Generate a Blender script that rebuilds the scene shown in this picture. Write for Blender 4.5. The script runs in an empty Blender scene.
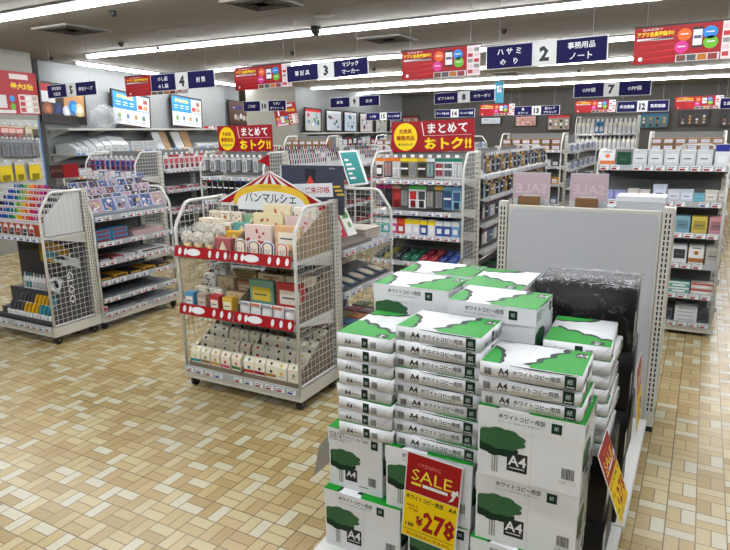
LAMP = 9.0
import bpy, bmesh, math, random
import numpy as np
from mathutils import Matrix, Vector
PI = math.pi
C = bpy.context.scene.collection
rnd = random.Random(7)

# ---------------------------------------------------------------- camera solved from the shop's own lines
EYE = Vector((0, 0, 1.62)); FPX, YAW, PIT, ROL = 612.66, 0.501395, 0.230366, -0.014834
_fw = Vector((-math.sin(YAW)*math.cos(PIT), math.cos(YAW)*math.cos(PIT), -math.sin(PIT)))
_r0 = Vector((math.cos(YAW), math.sin(YAW), 0)); _u0 = _r0.cross(_fw)
_r = _r0*math.cos(ROL)+_u0*math.sin(ROL); _u = -_r0*math.sin(ROL)+_u0*math.cos(ROL)
def ray(x, y): return _r*((x-365)/FPX)-_u*((y-275)/FPX)+_fw
def on(x, y, ax, val):
    d = ray(x, y); return EYE+d*((val-EYE[ax])/d[ax])
def onp(x, y, P0, n):
    d = ray(x, y); return EYE+d*((Vector(P0)-EYE).dot(n)/d.dot(n))
cam = bpy.data.cameras.new('camera'); camo = bpy.data.objects.new('camera', cam); C.objects.link(camo)
cam.sensor_width = 36; cam.sensor_fit = 'HORIZONTAL'; cam.lens = FPX/730*36; cam.clip_start = .05; cam.clip_end = 200
Mc = Matrix((_r, _u, -_fw)).transposed().to_4x4(); Mc.translation = EYE; camo.matrix_world = Mc
bpy.context.scene.camera = camo

# ---------------------------------------------------------------- materials
def lin(c):
    c = c/255.0
    return c/12.92 if c <= .04045 else ((c+.055)/1.055)**2.4
_mats = {}
def P(name, rgb, rough=.5, metal=0, var=.05, scale=6, em=0, bump=0, spec=.5, coat=0):
    if name in _mats: return _mats[name]
    m = bpy.data.materials.new(name); m.use_nodes = True; nt = m.node_tree; b = nt.nodes['Principled BSDF']
    col = (lin(rgb[0]), lin(rgb[1]), lin(rgb[2]), 1)
    b.inputs['Roughness'].default_value = rough; b.inputs['Metallic'].default_value = metal
    b.inputs['Specular IOR Level'].default_value = spec
    if coat: b.inputs['Coat Weight'].default_value = coat; b.inputs['Coat Roughness'].default_value = .12
    tc = nt.nodes.new('ShaderNodeTexCoord'); nz = nt.nodes.new('ShaderNodeTexNoise'); nz.inputs['Scale'].default_value = scale
    nz.inputs['Detail'].default_value = 2
    nt.links.new(tc.outputs['Object'], nz.inputs['Vector'])
    mx = nt.nodes.new('ShaderNodeMix'); mx.data_type = 'RGBA'
    mx.inputs[6].default_value = tuple(v*(1-var) for v in col[:3])+(1,); mx.inputs[7].default_value = tuple(min(1, v*(1+var)) for v in col[:3])+(1,)
    nt.links.new(nz.outputs['Fac'], mx.inputs[0]); nt.links.new(mx.outputs[2], b.inputs['Base Color'])
    if bump:
        bp = nt.nodes.new('ShaderNodeBump'); bp.inputs['Strength'].default_value = bump; bp.inputs['Distance'].default_value = .01
        nt.links.new(nz.outputs['Fac'], bp.inputs['Height']); nt.links.new(bp.outputs[0], b.inputs['Normal'])
    if em:
        b.inputs['Emission Color'].default_value = col; b.inputs['Emission Strength'].default_value = em
    _mats[name] = m; return m
def K(rgb, rough=.5, **k):
    k.setdefault('spec', .3)
    """plain coloured print or plastic"""
    return P('tone_%02x%02x%02x_%d' % (rgb[0], rgb[1], rgb[2], int(rough*100)), rgb, rough, **k)
def film(name, alpha=.25, bump=.6, scale=25, rough=.12, tint=(235, 240, 245)):
    if name in _mats: return _mats[name]
    m = bpy.data.materials.new(name); m.use_nodes = True; nt = m.node_tree; nt.nodes.clear()
    o = nt.nodes.new('ShaderNodeOutputMaterial'); t = nt.nodes.new('ShaderNodeBsdfTransparent'); g = nt.nodes.new('ShaderNodeBsdfPrincipled')
    g.inputs['Base Color'].default_value = (lin(tint[0]), lin(tint[1]), lin(tint[2]), 1); g.inputs['Roughness'].default_value = rough
    mx = nt.nodes.new('ShaderNodeMixShader'); mx.inputs[0].default_value = alpha
    nz = nt.nodes.new('ShaderNodeTexNoise'); nz.inputs['Scale'].default_value = scale; nz.inputs['Distortion'].default_value = 1.2
    tc = nt.nodes.new('ShaderNodeTexCoord'); nt.links.new(tc.outputs['Object'], nz.inputs['Vector'])
    bp = nt.nodes.new('ShaderNodeBump'); bp.inputs['Strength'].default_value = bump; bp.inputs['Distance'].default_value = .02
    nt.links.new(nz.outputs['Fac'], bp.inputs['Height']); nt.links.new(bp.outputs[0], g.inputs['Normal'])
    nt.links.new(t.outputs[0], mx.inputs[1]); nt.links.new(g.outputs[0], mx.inputs[2]); nt.links.new(mx.outputs[0], o.inputs[0])
    _mats[name] = m; return m

def floor_material():
    m = bpy.data.materials.new('basket_weave_vinyl'); m.use_nodes = True; nt = m.node_tree; N = nt.nodes; L = nt.links
    b = N['Principled BSDF']; g = N.new('ShaderNodeNewGeometry'); s = N.new('ShaderNodeSeparateXYZ'); L.new(g.outputs['Position'], s.inputs[0])
    def M(op, a, c=None, d=None):
        n = N.new('ShaderNodeMath'); n.operation = op
        for i, v in enumerate((a, c, d)):
            if v is None: continue
            if isinstance(v, (int, float)): n.inputs[i].default_value = v
            else: L.new(v, n.inputs[i])
        return n.outputs[0]
    S = .1125
    x = M('DIVIDE', M('SUBTRACT', s.outputs[0], FLX), S); y = M('DIVIDE', M('SUBTRACT', s.outputs[1], FLY), S)
    ix = M('FLOOR', x); iy = M('FLOOR', y); fx = M('SUBTRACT', x, ix); fy = M('SUBTRACT', y, iy)
    par = M('FLOORED_MODULO', M('ADD', M('ADD', ix, iy), FLP), 2)           # 1: bars run along y (split in x)
    t = M('ADD', M('MULTIPLY', fx, par), M('MULTIPLY', fy, M('SUBTRACT', 1, par)))
    sub = M('GREATER_THAN', t, .5)
    cmb = N.new('ShaderNodeCombineXYZ'); L.new(ix, cmb.inputs[0]); L.new(iy, cmb.inputs[1]); L.new(sub, cmb.inputs[2])
    wn = N.new('ShaderNodeTexWhiteNoise'); wn.noise_dimensions = '3D'; L.new(cmb.outputs[0], wn.inputs['Vector'])
    cm2 = N.new('ShaderNodeCombineXYZ'); L.new(ix, cm2.inputs[0]); L.new(iy, cm2.inputs[1]); cm2.inputs[2].default_value = 7.3
    w2 = N.new('ShaderNodeTexWhiteNoise'); w2.noise_dimensions = '3D'; L.new(cm2.outputs[0], w2.inputs['Vector'])
    pale = M('LESS_THAN', M('ABSOLUTE', M('SUBTRACT', M('MULTIPLY', w2.outputs['Value'], 4.2), sub)), .5)
    cr = N.new('ShaderNodeValToRGB'); cr.color_ramp.interpolation = 'CONSTANT'
    cols = [(0, (184, 158, 104)), (.2, (200, 176, 124)), (.5, (210, 192, 144)), (.74, (192, 166, 114)), (.9, (204, 182, 132))]
    e = cr.color_ramp.elements
    while len(e) < len(cols): e.new(.5)
    for k, (p_, c_) in enumerate(cols): e[k].position = p_; e[k].color = (lin(c_[0]), lin(c_[1]), lin(c_[2]), 1)
    L.new(wn.outputs['Value'], cr.inputs[0])
    pm = N.new('ShaderNodeMix'); pm.data_type = 'RGBA'; L.new(pale, pm.inputs[0]); L.new(cr.outputs[0], pm.inputs[6]); pm.inputs[7].default_value = (lin(216), lin(209), lin(176), 1)
    # distance to cell borders and to the middle line
    dx = M('MINIMUM', fx, M('SUBTRACT', 1, fx)); dy = M('MINIMUM', fy, M('SUBTRACT', 1, fy))
    dm = M('ABSOLUTE', M('SUBTRACT', t, .5)); dd = M('MINIMUM', M('MINIMUM', dx, dy), dm)
    gr = M('LESS_THAN', dd, .022)
    def seam(v): 
        q = M('FLOORED_MODULO', M('ADD', v, 0), 4); return M('MINIMUM', q, M('SUBTRACT', 4, q))
    sm = M('LESS_THAN', M('MINIMUM', seam(x), seam(y)), .02)
    nz = N.new('ShaderNodeTexNoise'); nz.inputs['Scale'].default_value = 160; nz.inputs['Detail'].default_value = 3; L.new(g.outputs['Position'], nz.inputs['Vector'])
    sp = N.new('ShaderNodeMix'); sp.data_type = 'RGBA'; sp.blend_type = 'MULTIPLY'
    sp.inputs[0].default_value = .22; L.new(pm.outputs[2], sp.inputs[6]); L.new(nz.outputs['Color'], sp.inputs[7])
    m1 = N.new('ShaderNodeMix'); m1.data_type = 'RGBA'; L.new(gr, m1.inputs[0]); L.new(sp.outputs[2], m1.inputs[6]); m1.inputs[7].default_value = (lin(128), lin(106), lin(72), 1)
    m2 = N.new('ShaderNodeMix'); m2.data_type = 'RGBA'; L.new(sm, m2.inputs[0]); L.new(m1.outputs[2], m2.inputs[6]); m2.inputs[7].default_value = (lin(98), lin(80), lin(54), 1)
    L.new(m2.outputs[2], b.inputs['Base Color']); b.inputs['Roughness'].default_value = .27
    b.inputs['Specular IOR Level'].default_value = .45
    bp = N.new('ShaderNodeBump'); bp.inputs['Strength'].default_value = .25; bp.inputs['Distance'].default_value = .002; bp.invert = True
    L.new(gr, bp.inputs['Height']); L.new(bp.outputs[0], b.inputs['Normal'])
    return m
FLX, FLY, FLP = .004, .025, 0

# ---------------------------------------------------------------- mesh builder
_tx = {}
def textgeo(s, bold=0.0):
    k = (s, bold)
    if k in _tx: return _tx[k]
    c = bpy.data.curves.new('t', 'FONT'); c.body = s; c.size = 1; c.resolution_u = 1; c.offset = bold
    o = bpy.data.objects.new('t', c); C.objects.link(o); bpy.context.view_layer.update()
    me = bpy.data.meshes.new_from_object(o.evaluated_get(bpy.context.evaluated_depsgraph_get()))
    vs = [(v.co.x, v.co.y) for v in me.vertices]; fs = [tuple(p.vertices) for p in me.polygons]
    bpy.data.objects.remove(o); bpy.data.curves.remove(c); bpy.data.meshes.remove(me)
    x0 = min(v[0] for v in vs); x1 = max(v[0] for v in vs); y0 = min(v[1] for v in vs); y1 = max(v[1] for v in vs)
    vs = [(a-x0, b_-y0) for a, b_ in vs]; _tx[k] = (vs, fs, x1-x0, y1-y0); return _tx[k]

class MB:
    def __init__(s): s.v = []; s.f = []; s.mi = []; s.mats = []; s.T = Matrix(); s.sm = []
    def _m(s, m):
        if m not in s.mats: s.mats.append(m)
        return s.mats.index(m)
    def add(s, vs, fs, m, smooth=False):
        n = len(s.v); k = s._m(m)
        s.v += [tuple(s.T @ Vector(p)) for p in vs]
        for f in fs: s.f.append(tuple(i+n for i in f)); s.mi.append(k); s.sm.append(smooth)
        return s
    def box(s, x0, x1, y0, y1, z0, z1, m, ch=0, seg=1):
        if ch:
            bm = bmesh.new(); bmesh.ops.create_cube(bm, size=1)
            for v in bm.verts: v.co = Vector(((x0+x1)/2+v.co.x*(x1-x0), (y0+y1)/2+v.co.y*(y1-y0), (z0+z1)/2+v.co.z*(z1-z0)))
            bmesh.ops.bevel(bm, geom=list(bm.edges), offset=ch, segments=seg, affect='EDGES')
            bm.verts.index_update()
            s.add([v.co[:] for v in bm.verts], [[v.index for v in f.verts] for f in bm.faces], m, seg > 1); bm.free(); return s
        v = [(x0, y0, z0), (x1, y0, z0), (x1, y1, z0), (x0, y1, z0), (x0, y0, z1), (x1, y0, z1), (x1, y1, z1), (x0, y1, z1)]
        return s.add(v, [(0, 3, 2, 1), (4, 5, 6, 7), (0, 1, 5, 4), (1, 2, 6, 5), (2, 3, 7, 6), (3, 0, 4, 7)], m)
    def poly(s, pts, m): return s.add(pts, [tuple(range(len(pts)))], m)
    def prism(s, pts2, a0, a1, m, axis='x'):
        """2-D outline extruded along an axis: x -> pts are (y,z); y -> (x,z); z -> (x,y)"""
        def q(p, a): return (a, p[0], p[1]) if axis == 'x' else ((p[0], a, p[1]) if axis == 'y' else (p[0], p[1], a))
        n = len(pts2); v = [q(p, a0) for p in pts2]+[q(p, a1) for p in pts2]
        fs = [tuple(range(n)), tuple(range(2*n-1, n-1, -1))]+[(i, n+i, n+(i+1) % n, (i+1) % n) for i in range(n)]
        return s.add(v, fs, m)
    def tube(s, path, r, m, n=8, caps=True):
        path = [Vector(p) for p in path]; rings = []; base = len(s.v); vs = []; fs = []
        rs = r if isinstance(r, (list, tuple)) else [r]*len(path)
        ref = None
        for i, p in enumerate(path):
            d = (path[min(i+1, len(path)-1)]-path[max(i-1, 0)]).normalized()
            if ref is None:
                ref = Vector((0, 0, 1)) if abs(d.z) < .9 else Vector((1, 0, 0))
            a = d.cross(ref).normalized(); b = a.cross(d).normalized(); ref = b
            for k in range(n):
                t = 2*PI*k/n; vs.append(tuple(p+(a*math.cos(t)+b*math.sin(t))*rs[i]))
        for i in range(len(path)-1):
            for k in range(n): fs.append((i*n+k, i*n+(k+1) % n, (i+1)*n+(k+1) % n, (i+1)*n+k))
        if caps: fs.append(tuple(range(n-1, -1, -1))); fs.append(tuple(range((len(path)-1)*n, len(path)*n)))
        return s.add(vs, fs, m, n >= 8)
    def wire(s, a, b, r, m): return s.tube([a, b], r, m, 4, False)
    def text(s, t, o, ux, uy, h, m, w=None, align='l', bold=0.0, off=.0008):
        """o: origin corner, ux/uy: unit directions, h: height; w: fit to this width"""
        vs, fs, tw, th = textgeo(t, bold); k = h/th; kx = k
        if w is not None and (tw*k > w or align == 'f'): kx = w/tw
        ux = Vector(ux); uy = Vector(uy); nrm = ux.cross(uy)
        W = tw*kx; sh = {'l': 0, 'c': -W/2, 'r': -W, 'f': 0}[align]
        o = Vector(o)+nrm*off
        return s.add([tuple(o+ux*(a*kx+sh)+uy*(b_*k)) for a, b_ in vs], fs, m)
    def rect(s, o, ux, uy, w, h, m, off=.0006):
        ux = Vector(ux); uy = Vector(uy); o = Vector(o)+ux.cross(uy)*off
        return s.poly([tuple(o), tuple(o+ux*w), tuple(o+ux*w+uy*h), tuple(o+uy*h)], m)
    def disc(s, c, ux, uy, rx, ry, m, n=20, off=.0006):
        ux = Vector(ux); uy = Vector(uy); c = Vector(c)+ux.cross(uy)*off
        return s.poly([tuple(c+ux*rx*math.cos(2*PI*i/n)+uy*ry*math.sin(2*PI*i/n)) for i in range(n)], m)
    def mesh(s, name):
        me = bpy.data.meshes.new(name); me.from_pydata(s.v, [], s.f)
        for m in s.mats: me.materials.append(m)
        me.polygons.foreach_set('material_index', s.mi); me.polygons.foreach_set('use_smooth', s.sm); me.update()
        return me
    def obj(s, name, parent=None, M=None):
        o = bpy.data.objects.new(name, s.mesh(name)); C.objects.link(o)
        if parent is not None: o.parent = parent
        if M is not None: o.matrix_local = M
        return o

def short(t):
    for a, b in (('of the circus tent rack', 'of the tent rack'), ('on the circus tent rack', 'of the tent rack'), ('behind the circus tent rack', 'behind the tent rack'), ('of the right-hand rack', 'of the right rack'), ('on the third-row rack', 'on third-row rack'),
                 (' standing', ''), ('right of the larger header sign', 'by the larger header sign'), ('on the top shelf', 'on top shelf'), (' lying tilted', ''), ('of the middle end rack', 'of middle end rack'), ('of the tape tool stand', 'of tape tool stand'),
                 ('in the pile on', 'piled on'), ('the continuous row ', 'the row '), ('fluorescent ', ''), ('with four items, ', ''), ('at the far end of', 'at the end of'), ('white rounded tags', 'white tags'), ('over the ', 'over '), ('in the stack on', 'stacked on'), ('small ', ''), (' of the ', ' of '), (' the ', ' '), (' and ', ', ')):
        if len(t.split()) <= 16: break
        t = t.replace(a, b)
    return t
def tag(o, label=None, cat=None, group=None, kind=None):
    if label: o['label'] = short(label)
    if cat: o['category'] = cat
    if group: o['group'] = group
    if kind: o['kind'] = kind
    return o
def empty(name, M, label, cat, group=None):
    o = bpy.data.objects.new(name, None); C.objects.link(o); o.matrix_world = M; o.empty_display_size = .1
    return tag(o, label, cat, group)
def struct(mb, name, M=None): return tag(mb.obj(name, None, M), kind='structure')
def inst(me, name, M, label, cat, group=None, parts=()):
    """one thing from shared mesh data, its parts copied with it"""
    o = bpy.data.objects.new(name, me); C.objects.link(o); o.matrix_world = M; tag(o, label, cat, group)
    for pn, pm in parts:
        c = bpy.data.objects.new(pn, pm); C.objects.link(c); c.parent = o
    return o
def T(x, y, z, rz=0, rx=0, ry=0):
    return Matrix.Translation((x, y, z)) @ Matrix.Rotation(rz, 4, 'Z') @ Matrix.Rotation(ry, 4, 'Y') @ Matrix.Rotation(rx, 4, 'X')
X, Y_, Z_ = (1, 0, 0), (0, 1, 0), (0, 0, 1)

WHITE = P('white_coated_steel', (224, 223, 218), .38, var=.02)
CREAM = P('cream_coated_steel', (212, 209, 198), .4, var=.03)
GREYP = P('grey_shelf_plate', (160, 164, 168), .35, var=.04)
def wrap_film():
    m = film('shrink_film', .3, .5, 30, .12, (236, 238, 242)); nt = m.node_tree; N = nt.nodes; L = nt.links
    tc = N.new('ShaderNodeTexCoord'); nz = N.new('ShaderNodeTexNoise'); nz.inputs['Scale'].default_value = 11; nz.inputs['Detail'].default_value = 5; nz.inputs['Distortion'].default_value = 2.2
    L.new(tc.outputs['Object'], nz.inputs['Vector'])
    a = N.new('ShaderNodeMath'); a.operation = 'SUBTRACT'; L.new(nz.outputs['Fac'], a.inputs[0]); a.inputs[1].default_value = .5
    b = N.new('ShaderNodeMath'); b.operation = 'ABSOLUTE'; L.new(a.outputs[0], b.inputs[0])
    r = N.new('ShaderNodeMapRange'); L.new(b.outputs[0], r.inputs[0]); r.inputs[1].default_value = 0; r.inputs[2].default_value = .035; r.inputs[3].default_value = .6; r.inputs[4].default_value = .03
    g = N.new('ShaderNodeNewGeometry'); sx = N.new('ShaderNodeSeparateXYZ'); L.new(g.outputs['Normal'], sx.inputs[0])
    t = N.new('ShaderNodeMath'); t.operation = 'MULTIPLY_ADD'; L.new(sx.outputs[2], t.inputs[0]); t.inputs[1].default_value = .85; t.inputs[2].default_value = .22; t.use_clamp = True  # whitish film creases double as painted highlights, strongest on upward faces
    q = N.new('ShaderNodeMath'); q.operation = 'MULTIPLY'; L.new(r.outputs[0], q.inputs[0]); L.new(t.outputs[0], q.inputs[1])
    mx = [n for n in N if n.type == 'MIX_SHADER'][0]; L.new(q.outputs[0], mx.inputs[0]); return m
BLACK = P('black_rubber', (24, 24, 26), .5)
DARK = P('dark_slot', (38, 38, 40), .7)
CHROME = P('zinc_fork', (150, 150, 150), .3, .9)
PAPER = P('white_paper', (236, 238, 240), .55, var=.015)
PAPERG = P('grey_white_paper', (205, 208, 212), .6, var=.02)
KRAFT = P('kraft_board', (168, 142, 108), .75, var=.08)
GREYK = P('grey_brown_board', (128, 112, 92), .75, var=.08)
RED = P('red_print', (166, 14, 24), .45, spec=.3); YEL = P('yellow_print', (246, 212, 0), .45, spec=.3); NAVY = P('navy_print', (24, 18, 74), .6, spec=.15)
GRN = P('bright_green_print', (22, 150, 40), .5, spec=.25); DGR = P('dark_green_print', (14, 48, 34), .5, spec=.25); MGR = P('tree_green_print', (44, 98, 58), .5, var=.6, scale=300)
INK = P('black_ink', (22, 22, 24), .5); GINK = P('grey_ink', (84, 86, 88), .5); TRUNK = P('grey_trunk_print', (150, 154, 150), .5)
CLEAR = film('clear_plastic', .22, .2, 10, .1)
ACRY = film('acrylic_rail', .35, .05, 5, .08, (200, 206, 214))
ACRYR = film('red_film', .8, .05, 5, .2, (190, 30, 40))
# ================================================================ THE SETTING
CZ = 2.8
TH = math.radians(14); WD = Vector((-math.sin(TH), math.cos(TH), 0)); WN = Vector((math.cos(TH), math.sin(TH), 0))
W0 = on(36.7, 60, 2, CZ); W0.z = 0                                       # a point on the oblique wall's foot
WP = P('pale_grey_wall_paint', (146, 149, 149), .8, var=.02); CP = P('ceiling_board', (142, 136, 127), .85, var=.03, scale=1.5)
BACKY = 20.0
mb = MB(); mb.box(-20, 6, -4, BACKY, -.1, 0, floor_material()); struct(mb, 'floor')
mb = MB(); mb.box(-20, 6, -4, BACKY, CZ, CZ+.1, CP)
for yy in np.arange(-3.6, BACKY, 1.82): mb.box(-20, 6, yy, yy+.006, CZ-.001, CZ, P('ceiling_joint', (132, 129, 123), .9))
struct(mb, 'ceiling')
def wallseg(name, A, B, h0, h1, th, m, out):
    """vertical slab from A to B, thickness towards -out"""
    mb = MB(); n = Vector(out); q = [A, B, B-n*th, A-n*th]
    vs = [(p.x, p.y, h0) for p in q]+[(p.x, p.y, h1) for p in q]
    mb.add(vs, [(0, 1, 2, 3), (7, 6, 5, 4), (0, 4, 5, 1), (1, 5, 6, 2), (2, 6, 7, 3), (3, 7, 4, 0)], m); return struct(mb, name)
wallseg('wall_left', W0-WD*.0, W0+WD*7.2, 0, CZ, .1, WP, WN)
FA = on(296, 134, 1, 14.0); FB = on(398, 134, 1, 19.7); FA.z = FB.z = 0; FD = (FB-FA).normalized(); FN = Vector((FD.y, -FD.x, 0))
wallseg('wall_left_far', FA, FA+FD*6.1, 0, CZ, .1, WP, FN)
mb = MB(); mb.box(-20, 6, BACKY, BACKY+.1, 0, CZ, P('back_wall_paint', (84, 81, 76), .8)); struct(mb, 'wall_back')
mb = MB(); mb.box(6, 6.1, -4, BACKY, 0, CZ, WP); struct(mb, 'wall_right')
mb = MB(); mb.box(-20, 6, -4.1, -4, 0, CZ, WP); struct(mb, 'wall_front')
# near left pilaster face, flush with the shelf fronts, carries the slat board
PF = W0+WN*.55
pe = onp(38.5, 120, PF, WN); pe.z = 0
mb = MB(); n = WN
def slab(mb, A, B, th, z0, z1, m):
    q = [A, B, B-WN*th, A-WN*th]; vs = [(p.x, p.y, z0) for p in q]+[(p.x, p.y, z1) for p in q]
    mb.add(vs, [(0, 1, 2, 3), (7, 6, 5, 4), (0, 4, 5, 1), (1, 5, 6, 2), (2, 6, 7, 3), (3, 7, 4, 0)], m)
slab(mb, pe-WD*4.2, pe, .6, 0, CZ, P('pilaster_paint', (158, 155, 146), .8)); struct(mb, 'wall_pilaster')
qa = on(247, 120, 1, 12.9); qb = on(296.5, 120, 1, 13.7); qa.z = qb.z = 0; QD = (qb-qa).normalized(); QN = Vector((QD.y, -QD.x, 0))
mb = MB()
def slab2(mb, A, B, N_, th, z0, z1, m):
    q = [A, B, B-N_*th, A-N_*th]; vs = [(p.x, p.y, z0) for p in q]+[(p.x, p.y, z1) for p in q]
    mb.add(vs, [(0, 1, 2, 3), (7, 6, 5, 4), (0, 4, 5, 1), (1, 5, 6, 2), (2, 6, 7, 3), (3, 7, 4, 0)], m)
slab2(mb, qa, qb, QN, .5, 0, CZ, P('pilaster_paint', (158, 155, 146), .8)); struct(mb, 'wall_pilaster')

# ---------------------------------------------------------------- ceiling lamps
TUBE = P('fluorescent_diffuser', (250, 252, 255), .4, em=LAMP, var=0)
HOUS = P('lamp_housing', (150, 150, 148), .5)
def lamp_meshes(L):
    a = MB(); a.box(0, L, -.085, .085, -.018, 0, HOUS, .004)
    b = MB(); b.prism([(-.028, -.0185), (-.030, -.045), (-.018, -.060), (.018, -.060), (.030, -.045), (.028, -.0185)], 0, L, TUBE, 'x')
    return a.mesh('lamp_housing'), b.mesh('lamp_tube')
_lh, _lt = lamp_meshes(1.266)
def lamp(x, y, rz, label, group):
    inst(_lh, 'ceiling_lamp', T(x, y, CZ-.0005, rz), label, 'ceiling lamp', group, [('lamp_tube', _lt)])
rows = [(-1.2, -6.2, 2.6), (1.4, -6.2, 2.6), (4.0, -9.5+1.24*0, 3.0), (6.5, -8.2, 3.0), (9.2, -8.3, 2.6), (11.9, -8.9, 2.4), (14.5, -9.5, 2), (17.2, -10, 2)]
nm = ['behind the viewer', 'above the viewer', 'crossing the top left corner of the view', 'just behind the aisle signs 4, 3 and 2', 'third from the front of the visible rows', 'fourth from the front of the visible rows',
      'second from the back wall', 'nearest the back wall']
for (y, x0, x1), t in zip(rows, nm):
    x = x0
    while x < x1:
        lamp(x, y, 0, 'white fluorescent ceiling lamp in the continuous row '+t, 'lamps in the row '+t); x += 1.27
g0 = on(78, 61, 2, CZ); g1 = on(234, 83.4, 2, CZ); dd = (g1-g0).normalized(); ang = math.atan2(dd.y, dd.x)
for k in range(11):
    p = g0+dd*(1.27*k)
    if p.y < BACKY-1: lamp(p.x, p.y, ang, 'white fluorescent ceiling lamp running alongside the left poster wall', 'lamps along the left wall')

# ---------------------------------------------------------------- ceiling fittings
VENT = P('vent_metal', (140, 137, 130), .6)
def vent(x, y, s, label):
    p = on(x, y, 2, CZ); o = empty('ceiling_vent', T(p.x, p.y, CZ), label, 'air vent')
    mb = MB(); mb.box(-s, s, -s, -s+.03, -.02, -.0005, VENT); mb.box(-s, s, s-.03, s, -.02, -.0005, VENT)
    mb.box(-s, -s+.03, -s+.03, s-.03, -.02, -.0005, VENT); mb.box(s-.03, s, -s+.03, s-.03, -.02, -.0005, VENT); mb.obj('vent_frame', o)
    mb = MB()
    for k in range(1, 5):
        q = s*(1-k*.2)
        mb.prism([(-q, -.004-k*.004), (-q+.03, -.02), (q-.03, -.02), (q, -.004-k*.004)], -q, q, VENT, 'x') if k == 4 else None
        for a, b_, c, d in ((-q, q, -q, -q+.02), (-q, q, q-.02, q), (-q, -q+.02, -q, q), (q-.02, q, -q, q)): mb.box(a, b_, c, d, -.028+k*.003, -.003, P('vent_louvre', (92, 89, 83), .7))
    mb.obj('vent_louvre', o)
vent(72, 29, .3, 'square louvred ceiling air vent at the upper left, between two lamp rows')
vent(262, 2.5, .28, 'dark square ceiling air vent cut by the top edge of the picture')
vent(388, 38.5, .3, 'square ceiling air vent above the red banner beside aisle sign 2')
vent(506, 73, .3, 'square ceiling air vent just below aisle sign 2')
vent(625, 86, .3, 'square ceiling air vent behind aisle sign 7')
def disc_fit(x, y, r, h, label, m, cat='ceiling fitting', name='smoke_detector'):
    p = on(x, y, 2, CZ); mb = MB()
    mb.tube([(0, 0, -.0005), (0, 0, -h*.5), (0, 0, -h*.8), (0, 0, -h)], [r, r*.96, r*.7, r*.3], m, 16)
    o = mb.obj(name, None, T(p.x, p.y, CZ)); tag(o, label, cat)
disc_fit(324, 15, .11, .012, 'flat round dark ceiling speaker near the top centre', VENT, 'speaker', 'ceiling_speaker')
disc_fit(315.5, 26.5, .06, .1, 'black dome camera hanging under the second lamp row', BLACK, 'camera', 'dome_camera')
for (x, y, t) in ((113, 11, 'left of the top left vent row'), (51, 57, 'above the corner over the red poster'), (121, 42.5, 'between the left vent and aisle sign 4'), (292, 51.5, 'above aisle sign 3'), (158, 46, 'beside the second lamp row left end'),
                  (504, 29.5, 'above the left half of aisle sign 2'), (374, 68, 'right of aisle sign 3'), (579, 70, 'under the right half of aisle sign 2')):
    disc_fit(x, y, .035, .055, 'small dark sprinkler head on the ceiling '+t, BLACK, 'sprinkler', 'sprinkler_head')

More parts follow.
